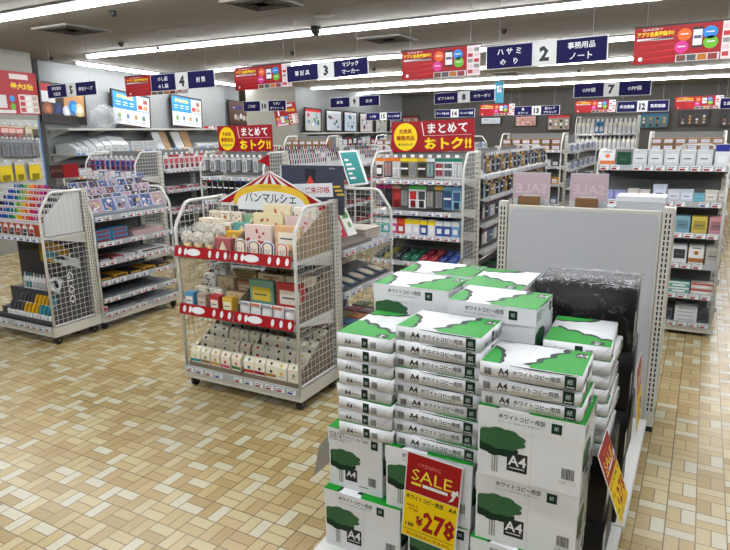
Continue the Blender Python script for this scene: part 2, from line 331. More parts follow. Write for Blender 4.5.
# ================================================================ DISPLAY RACKS
def tile_strip(mb, x0, x1, y, z0, z1, seed, redness=.5, n=None):
    """price cards clipped on a rail facing -y"""
    r = random.Random(seed); n = n or max(3, int((x1-x0)/.075)); w = (x1-x0)/n
    for i in range(n):
        if r.random() < .12: continue
        a = x0+i*w+w*.1; cw = w*.78
        mb.box(a, a+cw, y-.0016, y, z0+.003, z1-.003, PAPER)
        mb.rect((a+cw*.08, y-.0016, z0+(z1-z0)*.15), X, Z_, cw*.55, (z1-z0)*.3, RED if r.random() < redness else K((40, 60, 140)), .0004)
        mb.rect((a+cw*.1, y-.0016, z0+(z1-z0)*.62), X, Z_, cw*.7, (z1-z0)*.12, GINK, .0004)
RAIL = P('price_rail_plastic', (176, 180, 184), .4)
def rack(x, y, rz, w, d, H, shelves, label, group=None, wires=True, sides=(True, True), back='panel', front_r=.011, seed=0, lod=0, slots=True, wheels=True, sunk=.0, plate=None, railm=None, redness=.5, base=.10, cut=.16, cards=True, cat='display rack'):
    """local frame: width +x, front at y=0 facing -y, back at y=d"""
    M = T(x, y, 0, rz); o = empty('display_rack', M, label, cat, group)
    o['w'] = w; plate = plate or WHITE
    # uprights
    for px_ in (0.0, w-.04):
        m = MB(); m.box(px_, px_+.04, d-.05, d, .07, H, CREAM)
        if slots:
            z = .16
            while z < H-.03:
                for q in (.010, .024): m.rect((px_+q, d-.05, z), X, Z_, .006, .016, DARK)
                for q in (.012, .030): m.rect((px_+.04, d-.05+q, z), Y_, Z_, .006, .016, DARK)
                z += .025 if lod == 0 else .05
        m.obj('upright_post', o)
    # base
    m = MB(); m.box(0, w, 0, .02, base-.03, base+.045, CREAM); m.box(0, .02, .02, d-.05, base-.03, base+.045, CREAM); m.box(w-.02, w, .02, d-.05, base-.03, base+.045, CREAM)
    m.box(.02, w-.02, .02, d-.05, base+.02, base+.04, plate); m.obj('base_deck', o)
    if cards:
        m = MB(); m.T = Matrix.Rotation(0, 4, 'X'); m.box(.01, w-.01, -.012, 0, base+.012, base+.05, railm or RAIL); tile_strip(m, .02, w-.02, -.012, base+.012, base+.05, seed+99, redness); m.obj('price_rail', o)
    if wheels:
        for (cx, cy) in ((.04, .05), (w-.04, .05), (.04, d-.06), (w-.04, d-.06)):
            m = MB(); m.box(cx-.018, cx+.018, cy-.016, cy+.016, .058, base-.03, CHROME); m.tube([(cx-.022, cy, .034), (cx+.022, cy, .034)], .006, CHROME, 6)
            c = m.obj('caster', o)
            m = MB(); m.tube([(cx-.014, cy, .0335), (cx-.011, cy, .0335), (cx+.011, cy, .0335), (cx+.014, cy, .0335)], [.028, .033, .033, .028], BLACK, 16); m.obj('wheel', c)
    # back
    m = MB()
    if back == 'panel': m.box(.04, w-.04, d-.03, d-.02, base+.04, H-.01, P('rack_back_panel', (118, 118, 116), .6))
    elif back == 'wire':
        for i in range(int((w-.08)/.05)): m.wire((.06+i*.05, d-.025, base+.04), (.06+i*.05, d-.025, H-.02), .002, WHITE)
        for i in range(int((H-.16)/.05)): m.wire((.04, d-.022, .15+i*.05), (w-.04, d-.022, .15+i*.05), .002, WHITE)
    if back: m.obj('back_panel', o)
    # shelves
    for k, sz in enumerate(shelves):
        m = MB(); m.box(.015, w-.015, .006, d-.05, sz-.018, sz, plate); m.box(.015, w-.015, 0, .006, sz-.03, sz+.012, plate)
        for bx in (.015, w-.03): m.prism([(d-.05, sz-.018), (d-.05, sz-.09), (d-.12, sz-.075), (.06, sz-.018)], bx, bx+.012, CREAM, 'x')
        s_ = m.obj('shelf', o)
        if cards:
            m = MB(); m.box(.02, w-.02, -.012, -.0005, sz-.03, sz+.012, railm or RAIL); tile_strip(m, .025, w-.025, -.012, sz-.03, sz+.012, seed+k, redness); m.obj('price_rail', s_)
    # side frames
    for q, on_ in zip((.012, w-.012), sides):
        if not on_: continue
        m = MB(); R_ = .03
        pts = [(q, .012, base+.03), (q, .012, H-cut-.03), (q, .016, H-cut), (q, .03, H-cut+.03), (q, cut*.62, H-.035), (q, cut*.72, H-.02), (q, cut*.9, H-.012), (q, d-.05, H-.012)]
        m.tube(pts, front_r, WHITE, 8); m.wire((q, .012, base+.06), (q, d-.05, base+.06), .006, WHITE); f = m.obj('side_frame', o)
        if wires:
            m = MB(); n = int((d-.07)/.042)
            for i in range(1, n+1):
                yy = .012+i*.042
                top = H-.015 if yy > cut else H-cut+(yy-.012)*(cut-.03)/(cut*.75)
                m.wire((q, yy, base+.06), (q, yy, min(top, H-.015)), .0018, WHITE)
            z = base+.1
            while z < H-.02:
                y0 = .014 if z < H-cut else .014+(z-(H-cut))*.75*cut/(cut-.02)
                m.wire((q, y0, z), (q, d-.05, z), .0018, WHITE); z += .042
            m.obj('wire_panel', f)
    return o
def loc(o, x, y, z, rz=0, rx=0, ry=0): return o.matrix_world @ T(x, y, z, rz, rx, ry)
# ================================================================ COPY PAPER
RW, RD, RH = .297, .21, .0475
def blob_big(n=30, du=0):
    pts = [(.50-du+.36*(i/n)-.06*abs(math.sin(3.6*PI*i/n)), i/n) for i in range(n+1)]
    return pts+[(1, 1), (1, 0)]
def blob_small(n=20, k=1.0):
    pts = [(k*(.21*math.sqrt(max(0, 1-(i/n)**2))+.025*abs(math.sin(3.2*PI*i/n))), .78*k*i/n) for i in range(n+1)]
    return [(0, 0)]+pts
def top_print(mb, x0, y0, w, d, z, big=True, small=True, badge=True):
    f = lambda pts: [(x0+p[0]*w, y0+p[1]*d) for p in pts]
    def pl(pts, m, off): mb.poly([(a, b, z+off) for a, b in f(pts)], m)
    if big: pl(blob_big(du=.07)[3:], DGR, .0004); pl(blob_big(), GRN, .0007)
    if small: pl(blob_small(k=.95), DGR, .0004); pl(blob_small(k=.8), GRN, .0007)
    if badge:
        mb.rect((x0+w*.86, y0+d*.70, z), X, Y_, w*.11, d*.2, INK, .0010); mb.text('A4', (x0+w*.875, y0+d*.75, z), X, Y_, d*.09, PAPER, off=.0014)
    mb.text('ホワイトコピー用紙', (x0+w*.40, y0+d*.9, z), (0, -1, 0), X, .012, PAPERG, off=.0004)
def barcode(mb, o, ux, uz, w, h, m=INK):
    r = random.Random(3); ux = Vector(ux); t = 0
    while t < w:
        q = .0009+r.random()*.0016; mb.rect(Vector(o)+ux*t, ux, uz, min(q, w-t), h, m, .0008); t += q+.0009+r.random()*.0011
def face_ream(mb, o, ux, h):
    """long wrapper side, width RW"""
    uz = Vector(Z_); ux = Vector(ux); o = Vector(o)
    q = lambda a, b: o+ux*a+uz*b
    barcode(mb, q(.014, .008), ux, uz, .022, .022); mb.text('0123', q(.016, .003), ux, uz, .0035, GINK)
    mb.text('A4', q(.056, .014), ux, uz, .020, INK, bold=.03); mb.rect(q(.058, .008), ux, uz, .03, .0022, GINK)
    mb.text('ホワイトコピー用紙', q(.100, .0165), ux, uz, .0165, GINK, w=.138, align='f', bold=.025)
    mb.text('まぶしくない自然な白さ', q(.100, .009), ux, uz, .0048, GINK, w=.12, align='f')
    mb.rect(q(.248, .004), ux, uz, .032, h-.009, DGR); mb.text('紙', q(.264, .017), ux, uz, .016, PAPERG, align='c', off=.0012); mb.rect(q(.252, .008), ux, uz, .024, .003, PAPERG, .0012)
    mb.poly([tuple(q(a, b)+Vector((ux.y, -ux.x, 0))*.0007) for a, b in ((.09, h-.0022), (.16, h-.0048), (.262, h-.0036), (.29, h-.0008), (.09, h-.0008))], DGR)
def face_ream_short(mb, o, ux, h):
    uz = Vector(Z_); ux = Vector(ux); o = Vector(o); q = lambda a, b: o+ux*a+uz*b
    mb.text('A4', q(.032, .010), ux, uz, .016, INK, bold=.03); mb.text('ホワイトコピー', q(.034, .026), ux, uz, .0055, GINK, w=.05)
    mb.text('用紙 白', q(.062, .013), ux, uz, .008, GINK, w=.03)
    mb.rect(q(.100, .006), ux, uz, .024, h-.013, DGR); mb.text('紙', q(.112, .015), ux, uz, .012, PAPERG, align='c', off=.0012)
    barcode(mb, q(.134, .009), ux, uz, .02, .022)
    n_ = Vector((ux.y, -ux.x, 0))*.0007
    mb.poly([tuple(q(a, b)+n_) for a, b in ((.165, .004), (.1664, .004), (.205, h-.004), (.2036, h-.004))], PAPERG)
    mb.poly([tuple(q(a, b)+n_) for a, b in ((.165, h-.02), (.166, h-.021), (.19, .003), (.189, .003))], PAPERG)
def ream_mesh(variant):
    mb = MB(); mb.box(-RW/2, RW/2, 0, RD, 0, RH-.0006, PAPER, .003, 2)
    top_print(mb, -RW/2+.003, .003, RW-.006, RD-.006, RH-.0006)
    mb_o = (-RW/2, 0, 0); face_ream(mb, mb_o, X, RH); face_ream(mb, (RW/2, RD, 0), (-1, 0, 0), RH)
    face_ream_short(mb, (RW/2, 0, 0), Y_, RH); face_ream_short(mb, (-RW/2, RD, 0), (0, -1, 0), RH)
    return mb.mesh('paper_ream')
REAM = ream_mesh(0)
CW, CD, CH = .315, .225, .2345; LH = .062
def tree(mb, o, ux, s):
    """printed tree: bumpy crown and pale trunk, o = foot of trunk"""
    ux = Vector(ux); uz = Vector(Z_); o = Vector(o)
    for a, w_ in ((-.010, .004), (-.003, .006), (.006, .004)): mb.rect(o+ux*(a*s), ux, uz, w_*s, .075*s, TRUNK)
    def cloud(cx, cz, rx, rz, m, off, n=40, nb=9):
        nrm = ux.cross(uz)*off; pts = []
        for i in range(n):
            t = 2*PI*i/n; k = .94+.13*abs(math.sin(nb*t/2)); pts.append(tuple(o+ux*max(-.052*s, cx+rx*k*math.cos(t))+uz*(cz+rz*k*math.sin(t))+nrm))
        mb.poly(pts, m)
    cloud(.004*s, .096*s, .070*s, .036*s, DGR, .0008); cloud(.018*s, .122*s, .078*s, .036*s, MGR, .0012)
def carton_body():
    mb = MB(); w, d, h = CW-.004, CD-.004, CH-LH+.01
    mb.box(-w/2, w/2, .002, CD-.002, 0, h, PAPER, .0012)
    def long_face(o, ux):
        ux = Vector(ux); o = Vector(o); uz = Vector(Z_); q = lambda a, b: o+ux*a+uz*b
        tree(mb, q(.055, .02), ux, .95)
        mb.rect(q(.093, .035), ux, uz, .062, .062, INK); mb.text('A4', q(.124, .055), ux, uz, .034, PAPER, align='c', off=.0014, bold=.02); mb.rect(q(.101, .045), ux, uz, .046, .004, PAPERG, .0014)
        mb.rect(q(w*.53, 0), ux, uz, .0012, h, PAPERG)
        barcode(mb, q(.255, .05), ux, uz, .036, .036); mb.rect(q(.25, .034), ux, uz, .046, .010, GINK, .0006); mb.rect(q(.2505, .0345), ux, uz, .045, .009, PAPER, .0009); mb.text('2500枚', q(.252, .037), ux, uz, .005, GINK, off=.0014)
    def short_face(o, ux):
        ux = Vector(ux); o = Vector(o); uz = Vector(Z_); q = lambda a, b: o+ux*a+uz*b
        tree(mb, q(.05, .02), ux, .85)
        mb.rect(q(.068, .035), ux, uz, .05, .05, INK); mb.text('A4', q(.093, .052), ux, uz, .024, PAPER, align='c', off=.0014, bold=.02)
        barcode(mb, q(.165, .035), ux, uz, .03, .034); mb.rect(q(.125, .022), ux, uz, .04, .003, GINK)
    long_face((-w/2, .002, 0), X); long_face((w/2, CD-.002, 0), (-1, 0, 0)); short_face((w/2, .002, 0), Y_); short_face((-w/2, CD-.002, 0), (0, -1, 0))
    return mb.mesh('paper_carton')
def carton_lid():
    mb = MB(); z0, z1 = CH-LH, CH; w = CW; t = .0018
    mb.box(-w/2, w/2, 0, t, z0, z1-t, PAPER); mb.box(-w/2, w/2, CD-t, CD, z0, z1-t, PAPER)
    mb.box(-w/2, -w/2+t, t, CD-t, z0, z1-t, PAPER); mb.box(w/2-t, w/2, t, CD-t, z0, z1-t, PAPER); mb.box(-w/2, w/2, 0, CD, z1-t, z1-.0008, PAPER)
    top_print(mb, -w/2, 0, w, CD, z1-.0006)
    def lf(o, ux):
        ux = Vector(ux); o = Vector(o); uz = Vector(Z_); q = lambda a, b: o+ux*a+uz*b
        mb.text('ホワイトコピー用紙', q(.065, z0+.03), ux, uz, .0175, GINK, w=.14, align='f', bold=.025)
        mb.text('まぶしくない自然な白さ 高白色タイプ', q(.065, z0+.019), ux, uz, .006, GINK, w=.135, align='f')
        mb.rect(q(.222, z0+.016), ux, uz, .03, .032, DGR); mb.text('紙', q(.237, z0+.026), ux, uz, .014, PAPERG, align='c', off=.0014)
        mb.rect(q(w*.53, z0), ux, uz, .0012, z1-z0-.002, PAPERG)
    def sf(o, ux):
        ux = Vector(ux); o = Vector(o); uz = Vector(Z_); q = lambda a, b: o+ux*a+uz*b
        for a, tx in ((.008, '川'), (.042, '↑')):
            mb.rect(q(a, z0+.016), ux, uz, .028, .03, INK); mb.rect(q(a+.002, z0+.018), ux, uz, .024, .026, PAPER, .001); mb.text(tx, q(a+.014, z0+.021), ux, uz, .02, INK, align='c', off=.0014, bold=.02)
        mb.text('ホワイトコピー用紙', q(.078, z0+.03), ux, uz, .011, GINK, w=.09, align='f', bold=.012); mb.text('高白色タイプ', q(.078, z0+.021), ux, uz, .005, GINK, w=.08)
        mb.rect(q(.180, z0+.012), ux, uz, .028, .034, DGR); mb.text('紙', q(.194, z0+.023), ux, uz, .014, PAPERG, align='c', off=.0014)
        mb.poly([tuple(q(a, b)+ux.cross(uz)*.0007) for a, b in ((.05, z1-.006), (.14, z1-.010), (.215, z1-.006), (.222, z1-.002), (.05, z1-.002))], GRN)
    lf((-w/2, 0, 0), X); lf((w/2, CD, 0), (-1, 0, 0)); sf((w/2, 0, 0), Y_); sf((-w/2, CD, 0), (0, -1, 0))
    return mb.mesh('carton_lid')
CB, CL = carton_body(), carton_lid()
def ream(x, y, z, rz, label, rot=False):
    """x, y: centre of the front edge"""
    if rot: M = T(x, y+RW/2, z, -PI/2) @ Matrix.Translation((0, -RD/2, 0)) @ Matrix.Translation((0, 0, 0)); M = T(x, y, z, rz) @ T(0, RW/2, 0, -PI/2) @ T(0, -RD/2, 0)
    else: M = T(x, y, z, rz)
    return inst(REAM, 'paper_ream', M, label, 'paper', 'copy paper reams')
def carton(x, y, z, label, rot=False, rz=0):
    M = T(x, y, z, rz) @ (T(0, CW/2, 0, -PI/2) @ T(0, -CD/2, 0) if rot else Matrix())
    return inst(CB, 'paper_carton', M, label, 'carton', 'copy paper cartons', [('carton_lid', CL)])
BZ = .0955; RZ = .0475
ordn = ['topmost', 'second from the top', 'third from the top', 'fourth from the top', 'fifth from the top', 'sixth from the top', 'seventh from the top', 'eighth from the top', 'lowest']
# right front column
for k, t in enumerate(('bottom white paper carton of the right front stack, cut by the picture bottom', 'white A4 paper carton, middle one of the right front stack, with lid text', 'white A4 paper carton directly under the three reams of the right front stack')):
    carton(-.383-(k == 0)*.01+(k == 2)*.004, 1.690+(k == 1)*.012, BZ+k*.235, t, rz=(-.02, .015, 0)[k])
for k in range(3):
    ream(-.386+(.004, -.003, 0)[k], 1.690+(.006, .003, 0)[k], BZ+.7055+k*RZ, (-.01, .012, 0.02)[k], 'A4 copy paper ream on the right front cartons, %s' % ordn[2-k])
# middle column
carton(-.678, 1.725, BZ, 'white paper carton at the bottom behind the yellow sale card, end turned to the front', rot=True)
carton(-.717, 1.722, BZ+.235, 'white paper carton half hidden behind the 278 yen sale card')
for k in range(9):
    ream(-.697+(.004, -.006, -.002, .006, -.004, .002, -.003, .001, 0)[k], 1.738+(.0, .006, .002, .008, .003, 0, .005, .002, .004)[k], BZ+.4705+k*RZ, (0, .02, -.01, .015, -.02, .01, .0, -.012, -.025)[k],
         'A4 copy paper ream in the tall middle stack, %s' % ordn[8-k])
# left column
carton(-.970, 1.712, BZ, 'white paper carton at the lower left front corner with printed tree and A4 square')
carton(-1.010, 1.745, BZ+.235, 'white paper carton with handling symbols, end turned forward, under the left reams', rot=True)
for k in range(8):
    ream(-.957+(.003, -.004, .002, -.006, .004, .0, .005, 0)[k], 1.722+(.0, .004, 0, .006, .002, .004, .0, .002)[k], BZ+.4705+k*RZ, (0.02, .0, -.02, .015, -.01, .02, -.015, 0)[k],
         'end-on copy paper ream in the left stack, %s' % (ordn[7-k] if k else 'lowest'), rot=True)
# back row
for k in range(4):
    carton(-.948, 2.085, BZ+k*.235, 'copy paper carton behind the left ream stack, %s' % ('topmost and showing its lid and green top' if k == 3 else ordn[3-k]))
for k in range(4):
    carton(-.597, 2.05 if k == 0 else 1.985, BZ+k*.235, 'copy paper carton behind the middle ream stack, %s' % ('topmost with two green patches' if k == 3 else ordn[3-k]), rz=-.02 if k == 3 else 0)
for k in range(4):
    carton(-.948, 2.332, BZ+k*.235, 'copy paper carton in the rear left row, %s' % ('topmost, only its white and green top showing' if k == 3 else ordn[3-k]))
for k in range(4):
    carton(-.665, 2.285 if k == 0 else 2.215, BZ+k*.235, 'copy paper carton wedged against the black box, %s' % ('topmost, only its white top showing' if k == 3 else ordn[3-k]), rot=True)
# black cartons under the right rear reams, black shrink-wrapped stack
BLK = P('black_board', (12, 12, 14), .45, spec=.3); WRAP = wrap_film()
def crumple(w, d, h):
    bm = bmesh.new(); bmesh.ops.create_cube(bm, size=1)
    for v in bm.verts: v.co = Vector((v.co.x*w, v.co.y*d, (v.co.z+.5)*h))
    bmesh.ops.subdivide_edges(bm, edges=list(bm.edges), cuts=26, use_grid_fill=True)
    from mathutils import noise
    for v in bm.verts:
        n_ = noise.turbulence_vector(v.co*14, 4, True)*.012*(1.6 if v.co.z > h*.97 else .35)
        # gathered creases running to the middle of the top
        if v.co.z > h*.97:
            t = math.atan2(v.co.y, v.co.x); n_.z += .004*abs(math.sin(t*7))+.012*math.exp(-(v.co.y/.03)**2)*abs(math.sin(v.co.x*60))*.5
        v.co += Vector((max(-.004, min(.008, n_.x)), max(-.004, min(.008, n_.y)), min(.014, abs(n_.z)*.6)))
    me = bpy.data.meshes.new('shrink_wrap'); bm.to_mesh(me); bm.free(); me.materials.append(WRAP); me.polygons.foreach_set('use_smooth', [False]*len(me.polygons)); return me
mb = MB(); mb.box(-.18, .18, -.14, .14, 0, .2345, BLK, .004, 2)
mb.rect((-.16, -.14, .05), X, Z_, .05, .09, PAPERG, .001); mb.text('HOKUETSU', (-.115, -.14, .06), Z_, (-1, 0, 0), .012, INK, w=.07, off=.0016)
mb.rect((.18, -.13, .05), Y_, Z_, .05, .10, PAPERG, .001); mb.text('A3', (.18, -.12, .06), Y_, Z_, .03, INK, off=.0016)
mb.rect((-.05, -.14, .15), X, Z_, .1, .03, K((60, 60, 62)), .001)
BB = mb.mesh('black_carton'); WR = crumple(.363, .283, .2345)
for k in range(4):
    o = inst(BB, 'black_carton', T(-.350+(0, .01, .006, 0)[k], 2.475, BZ+k*.2385, (.01, -.02, .015, .03)[k]), 'black shrink-wrapped carton beside the grey panel, %s of its stack' % ('topmost' if k == 3 else ordn[3-k]), 'carton', 'black wrapped cartons')
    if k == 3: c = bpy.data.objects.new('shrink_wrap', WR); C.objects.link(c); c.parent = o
mb = MB(); mb.box(-.12, .12, 0, .33, 0, .2345, BLK, .004, 2); mb.rect((.12, .05, .04), Y_, Z_, .08, .12, PAPERG, .001); mb.text('A4', (.12, .06, .08), Y_, Z_, .03, INK, off=.0016)
BB2 = mb.mesh('black_carton')
for k in range(2):
    inst(BB2, 'black_carton', T(-.300, 1.955, BZ+k*.235), 'small black carton under the right rear ream stack, %s' % ('lower' if k == 0 else 'upper, behind the sloping sale card'), 'carton', 'black wrapped cartons')
for k in range(8):
    ream(-.302+(.003, -.004, .002, .004, -.003, 0, .002, 0)[k], 1.960+(.0, .004, 0, .003, .002, 0, .0, .0)[k], BZ+.4705+k*RZ, (0, .02, -.02, .01, .0, .03, -.01, .05)[k],
         'copy paper ream in front of the black box, %s' % (ordn[7-k] if k else 'lowest'), rot=True)
# low wheeled platforms
def platform(x0, x1, y0, y1, label):
    o = empty('platform_dolly', T(x0, y0, 0), label, 'dolly'); w, d = x1-x0, y1-y0
    m = MB(); m.box(0, w, 0, d, .062, .095, WHITE, .004); m.obj('deck', o)
    for cx in (.04, w-.05):
        for cy in (.05, d-.08):
            m = MB(); m.box(cx-.018, cx+.018, cy-.016, cy+.016, .052, .0615, CHROME); c = m.obj('caster', o)
            m = MB(); m.tube([(cx-.013, cy, .031), (cx-.01, cy, .031), (cx+.01, cy, .031), (cx+.013, cy, .031)], [.026, .031, .031, .026], BLACK, 16); m.obj('wheel', c)
platform(-1.15, -.145, 1.66, 2.325, 'white low wheeled platform under the front copy paper cartons')
platform(-1.15, -.135, 2.333, 3.36, 'white low wheeled platform under the black carton stack in front of the grey panel')

# panelled gondola end behind the paper
PX0, PX1, PY = -1.0, -.105, 3.42
o = empty('gondola_end_panel', T(PX0, PY, 0), 'cream shelving end with large plain grey panel behind the copy paper', 'gondola')
GP = P('panel_grey_laminate', (192, 194, 198), .3, var=.02); PW = PX1-PX0
for nm_, q in (('upright_post', 0.0), ('upright_post', PW-.05)):
    m = MB(); m.box(q, q+.05, 0, .05, .03, 1.225, CREAM, .002)
    z = .12
    while z < 1.2:
        for a in (.012, .030): m.rect((q+a, 0, z), X, Z_, .008, .02, DARK, .0012)
        for a in (.012, .030): m.rect((q+.05, a, z), Y_, Z_, .008, .02, DARK, .0012)
        z += .0285
    m.obj(nm_, o)
m = MB(); m.box(.052, PW-.052, .008, .03, .05, 1.205, CREAM, .004); m.obj('panel_frame', o)
m = MB(); bm = bmesh.new(); x0, x1, z0, z1, rr = .066, PW-.066, .07, 1.187, .04
pts = []
for cx, cz, a0 in ((x1-rr, z1-rr, 0), (x0+rr, z1-rr, 90), (x0+rr, z0+rr, 180), (x1-rr, z0+rr, 270)):
    for i in range(7):
        a = math.radians(a0+i*15); pts.append((cx+rr*math.cos(a), cz+rr*math.sin(a)))
bm.free(); m.prism(pts, .004, .0078, GP, 'y'); m.obj('grey_panel', o)
m = MB(); m.box(.0, PW, .0, .06, .0, .03, BLACK); m.obj('foot', o)
m = MB(); m.box(PW-.03, PW, .052, .42, .1, .16, CREAM); m.box(PW-.012, PW-.002, .052, .40, .16, 1.19, CREAM); m.box(PW-.03, PW-.012, .36, .40, .10, 1.16, CREAM); m.obj('side_panel', o)
m = MB(); m.box(0.0, PW-.014, .052, .42, 1.05, 1.07, WHITE); m.obj('top_shelf', o)
m = MB(); m.box(0.0, PW-.014, .052, .42, .1, .12, WHITE); m.obj('base_shelf', o)
# things on its rear top shelf
def simple_box(w, d, h, m, name, dec=None, ch=.003):
    mb = MB(); mb.box(-w/2, w/2, -d/2, d/2, 0, h, m, ch)
    if dec: dec(mb, w, d, h)
    return mb.mesh(name)
bx = simple_box(.24, .16, .19, PAPERG, 'storage_box', lambda b, w, d, h: (b.box(-w/2-.002, w/2+.002, -d/2-.002, d/2+.002, h-.03, h+.001, PAPER, .002)))
inst(bx, 'storage_box', T(-.275, PY+.22, 1.0715), 'lidded white box on the shelf behind the grey panel, right', 'box')
bx2 = simple_box(.2, .15, .12, PAPER, 'storage_box', lambda b, w, d, h: (b.box(-w/2-.002, w/2+.002, -d/2-.002, d/2+.002, h-.022, h+.001, PAPERG, .002)))
inst(bx2, 'storage_box', T(-.51, PY+.28, 1.0715), 'lower white box behind the top edge of the grey panel', 'box')
PINKC = P('pink_card_print', (206, 182, 190), .5)
for xx, t in ((-.93, 'left'), (-.62, 'right')):
    pass
def sale_card(px0, px1, pyt, pyb, t):
    a = on(px0, pyt, 1, PY+.16); b = on(px1, pyt, 1, PY+.16); w = b.x-a.x; h = a.z-1.0712
    o = empty('sale_card_stand', T(a.x, PY+.16, 1.0712), 'pale pink card seen from behind with mirrored SALE, %s of two over the grey panel' % t, 'sign', 'sale cards over the panel')
    m = MB(); m.box(0, w, -.0015, .0015, .012, h, PAPERG); m.rect((.01*w, -.0015, h*.5), X, Z_, w*.98, h*.48, PINKC, .0004)
    m.T = T(w*.92, -.0024, h*.62) @ Matrix.Scale(-1, 4, X)
    m.text('SALE', (0, 0, 0), X, Z_, h*.17, P('mirror_letter', (226, 206, 212), .5), w=w*.84, align='f', bold=.01, off=0); m.rect((w*.2, 0, -h*.07), X, Z_, w*.45, h*.03, PAPER, 0)
    m.T = Matrix(); m.obj('card', o)
    m = MB(); m.box(w*.2, w*.8, -.02, .03, 0, .012, CLEAR); m.box(w*.2, w*.8, -.006, -.002, 0, h*.3, CLEAR); m.obj('card_holder', o)
    mb = simple_box(w*.58, .03, .175, K((132, 98, 62), .6), 'display_case', lambda b, w_, d, h_: [b.rect((-w_*.3+i*w_*.35, -d/2, h_*.2), X, Z_, w_*.12, h_*.4, K((60, 44, 30)), .0008) for i in range(2)])
    inst(mb, 'display_case', T(a.x+w*.5, PY+.11, 1.0715), 'small brown product case below the %s mirrored SALE card' % t, 'box')
sale_card(514, 551, 172, 208, 'left'); sale_card(571, 609.5, 173, 209, 'right')

# hanging price cards
def sale_print(m, w, h):
    """red and yellow OPENING SALE price card, origin lower left, facing -y"""
    m.box(0, w, 0, .002, 0, h, PAPER)
    m.rect((w*.02, 0, h*.545), X, Z_, w*.96, h*.445, RED, .0004); m.rect((w*.02, 0, h*.01), X, Z_, w*.96, h*.53, YEL, .0004)
    S_ = P('sale_yellow', (250, 226, 60), .4)
    m.text('OPENING', (w*.22, 0, h*.86), X, Z_, h*.045, P('opening_letter', (230, 120, 110), .4), w=w*.40, align='f')
    m.text('SALE', (w*.12, 0, h*.69), X, Z_, h*.135, S_, w=w*.72, align='f')
    m.rect((w*.12, 0, h*.635), X, Z_, w*.18, h*.03, S_); m.rect((w*.33, 0, h*.635), X, Z_, w*.45, h*.035, PAPER)
    m.poly([(w*.80, -.0012, h*.57), (w*.88, -.0012, h*.6), (w*.93, -.0012, h*.68), (w*.97, -.0012, h*.665), (w*.95, -.0012, h*.735), (w*.9, -.0012, h*.71), (w*.86, -.0012, h*.72), (w*.84, -.0012, h*.66), (w*.87, -.0012, h*.64)], PAPER)
    m.text('ホワイトコピー用紙', (w*.05, 0, h*.455), X, Z_, h*.06, INK, w=w*.68, align='f', bold=.03); m.text('A4', (w*.82, 0, h*.46), X, Z_, h*.05, INK, bold=.03)
    m.text('3点以上', (w*.06, 0, h*.37), X, Z_, h*.032, RED, w=w*.22, align='f', bold=.02); m.text('で割引', (w*.1, 0, h*.32), X, Z_, h*.035, RED, w=w*.18, align='f', bold=.02); m.text('→', (w*.27, 0, h*.26), X, Z_, h*.03, INK, bold=.04)
    m.text('1冊', (w*.07, 0, h*.13), X, Z_, h*.045, INK, w=w*.16, align='f', bold=.03); m.text('¥', (w*.25, 0, h*.17), X, Z_, h*.1, RED, bold=.05)
    m.text('278', (w*.385, 0, h*.12), X, Z_, h*.25, RED, w=w*.58, align='f', bold=.035)
    m.rect((w*.04, 0, h*.09), X, Z_, w*.92, h*.006, INK); m.text('税込価格表示 数量限定', (w*.1, 0, h*.03), X, Z_, h*.035, RED, w=w*.8, align='f')
tl = on(407.3, 450.3, 1, 1.705); tr = on(463.5, 468.7, 1, 1.705); bl = on(401, 533, 1, 1.705)
ex = (tr-tl).normalized(); w_ = (tr-tl).length; h_ = (tl-bl).length
M = Matrix((ex, Vector((0, 1, 0)), ex.cross(Vector((0, 1, 0)))*1)).transposed().to_4x4(); M.translation = tl-M.col[2].to_3d()*h_
m = MB(); sale_print(m, w_, h_); o = m.obj('price_card', None, M); tag(o, 'red and yellow OPENING SALE price card reading 278 on the front cartons', 'sign', 'copy paper sale cards')
print('card', w_, h_)
def side_card(a, b, c, label):
    """price card on the side of the stacks: a near top, b far top, c near bottom"""
    mb = MB(); e1 = (b-a); e2 = (a-c); e2 = e2-e1.normalized()*e2.dot(e1.normalized()); nrm = e1.cross(e2).normalized()
    w = e1.length; h = e2.length; sale_print(mb, w, h)
    R = Matrix((e1.normalized(), -nrm, e2.normalized())).transposed().to_4x4(); R.translation = a-e2
    o = mb.obj('price_card', None, R); tag(o, label, 'sign', 'copy paper sale cards')
side_card(on(598, 456, 1, 1.76), on(607, 428.5, 1, 1.95), on(621, 527, 1, 1.76), 'red and yellow SALE card sloping outward on the right side of the stacks')
side_card(Vector((-.148, 2.42, .72)), Vector((-.148, 2.62, .72)), Vector((-.13, 2.42, .45)), 'small red and yellow sale card on the right side of the black carton stack')
m = MB(); a = on(332, 430, 0, -1.16); b = on(330, 462, 0, -1.16); c = on(314, 476, 0, -1.20); d = on(319, 446, 0, -1.18)
n_ = (b-a).cross(d-a).normalized()*.0015
m.add([tuple(p) for p in (a, b, c, d)]+[tuple(p+n_) for p in (a, b, c, d)], [(0, 1, 2, 3), (7, 6, 5, 4), (0, 4, 5, 1), (1, 5, 6, 2), (2, 6, 7, 3), (3, 7, 4, 0)], film('grey_sleeve', .75, .3, 8, .2, (190, 184, 172)))
tag(m.obj('price_card'), 'grey translucent card sleeve sticking out left of the lower paper cartons', 'sign')
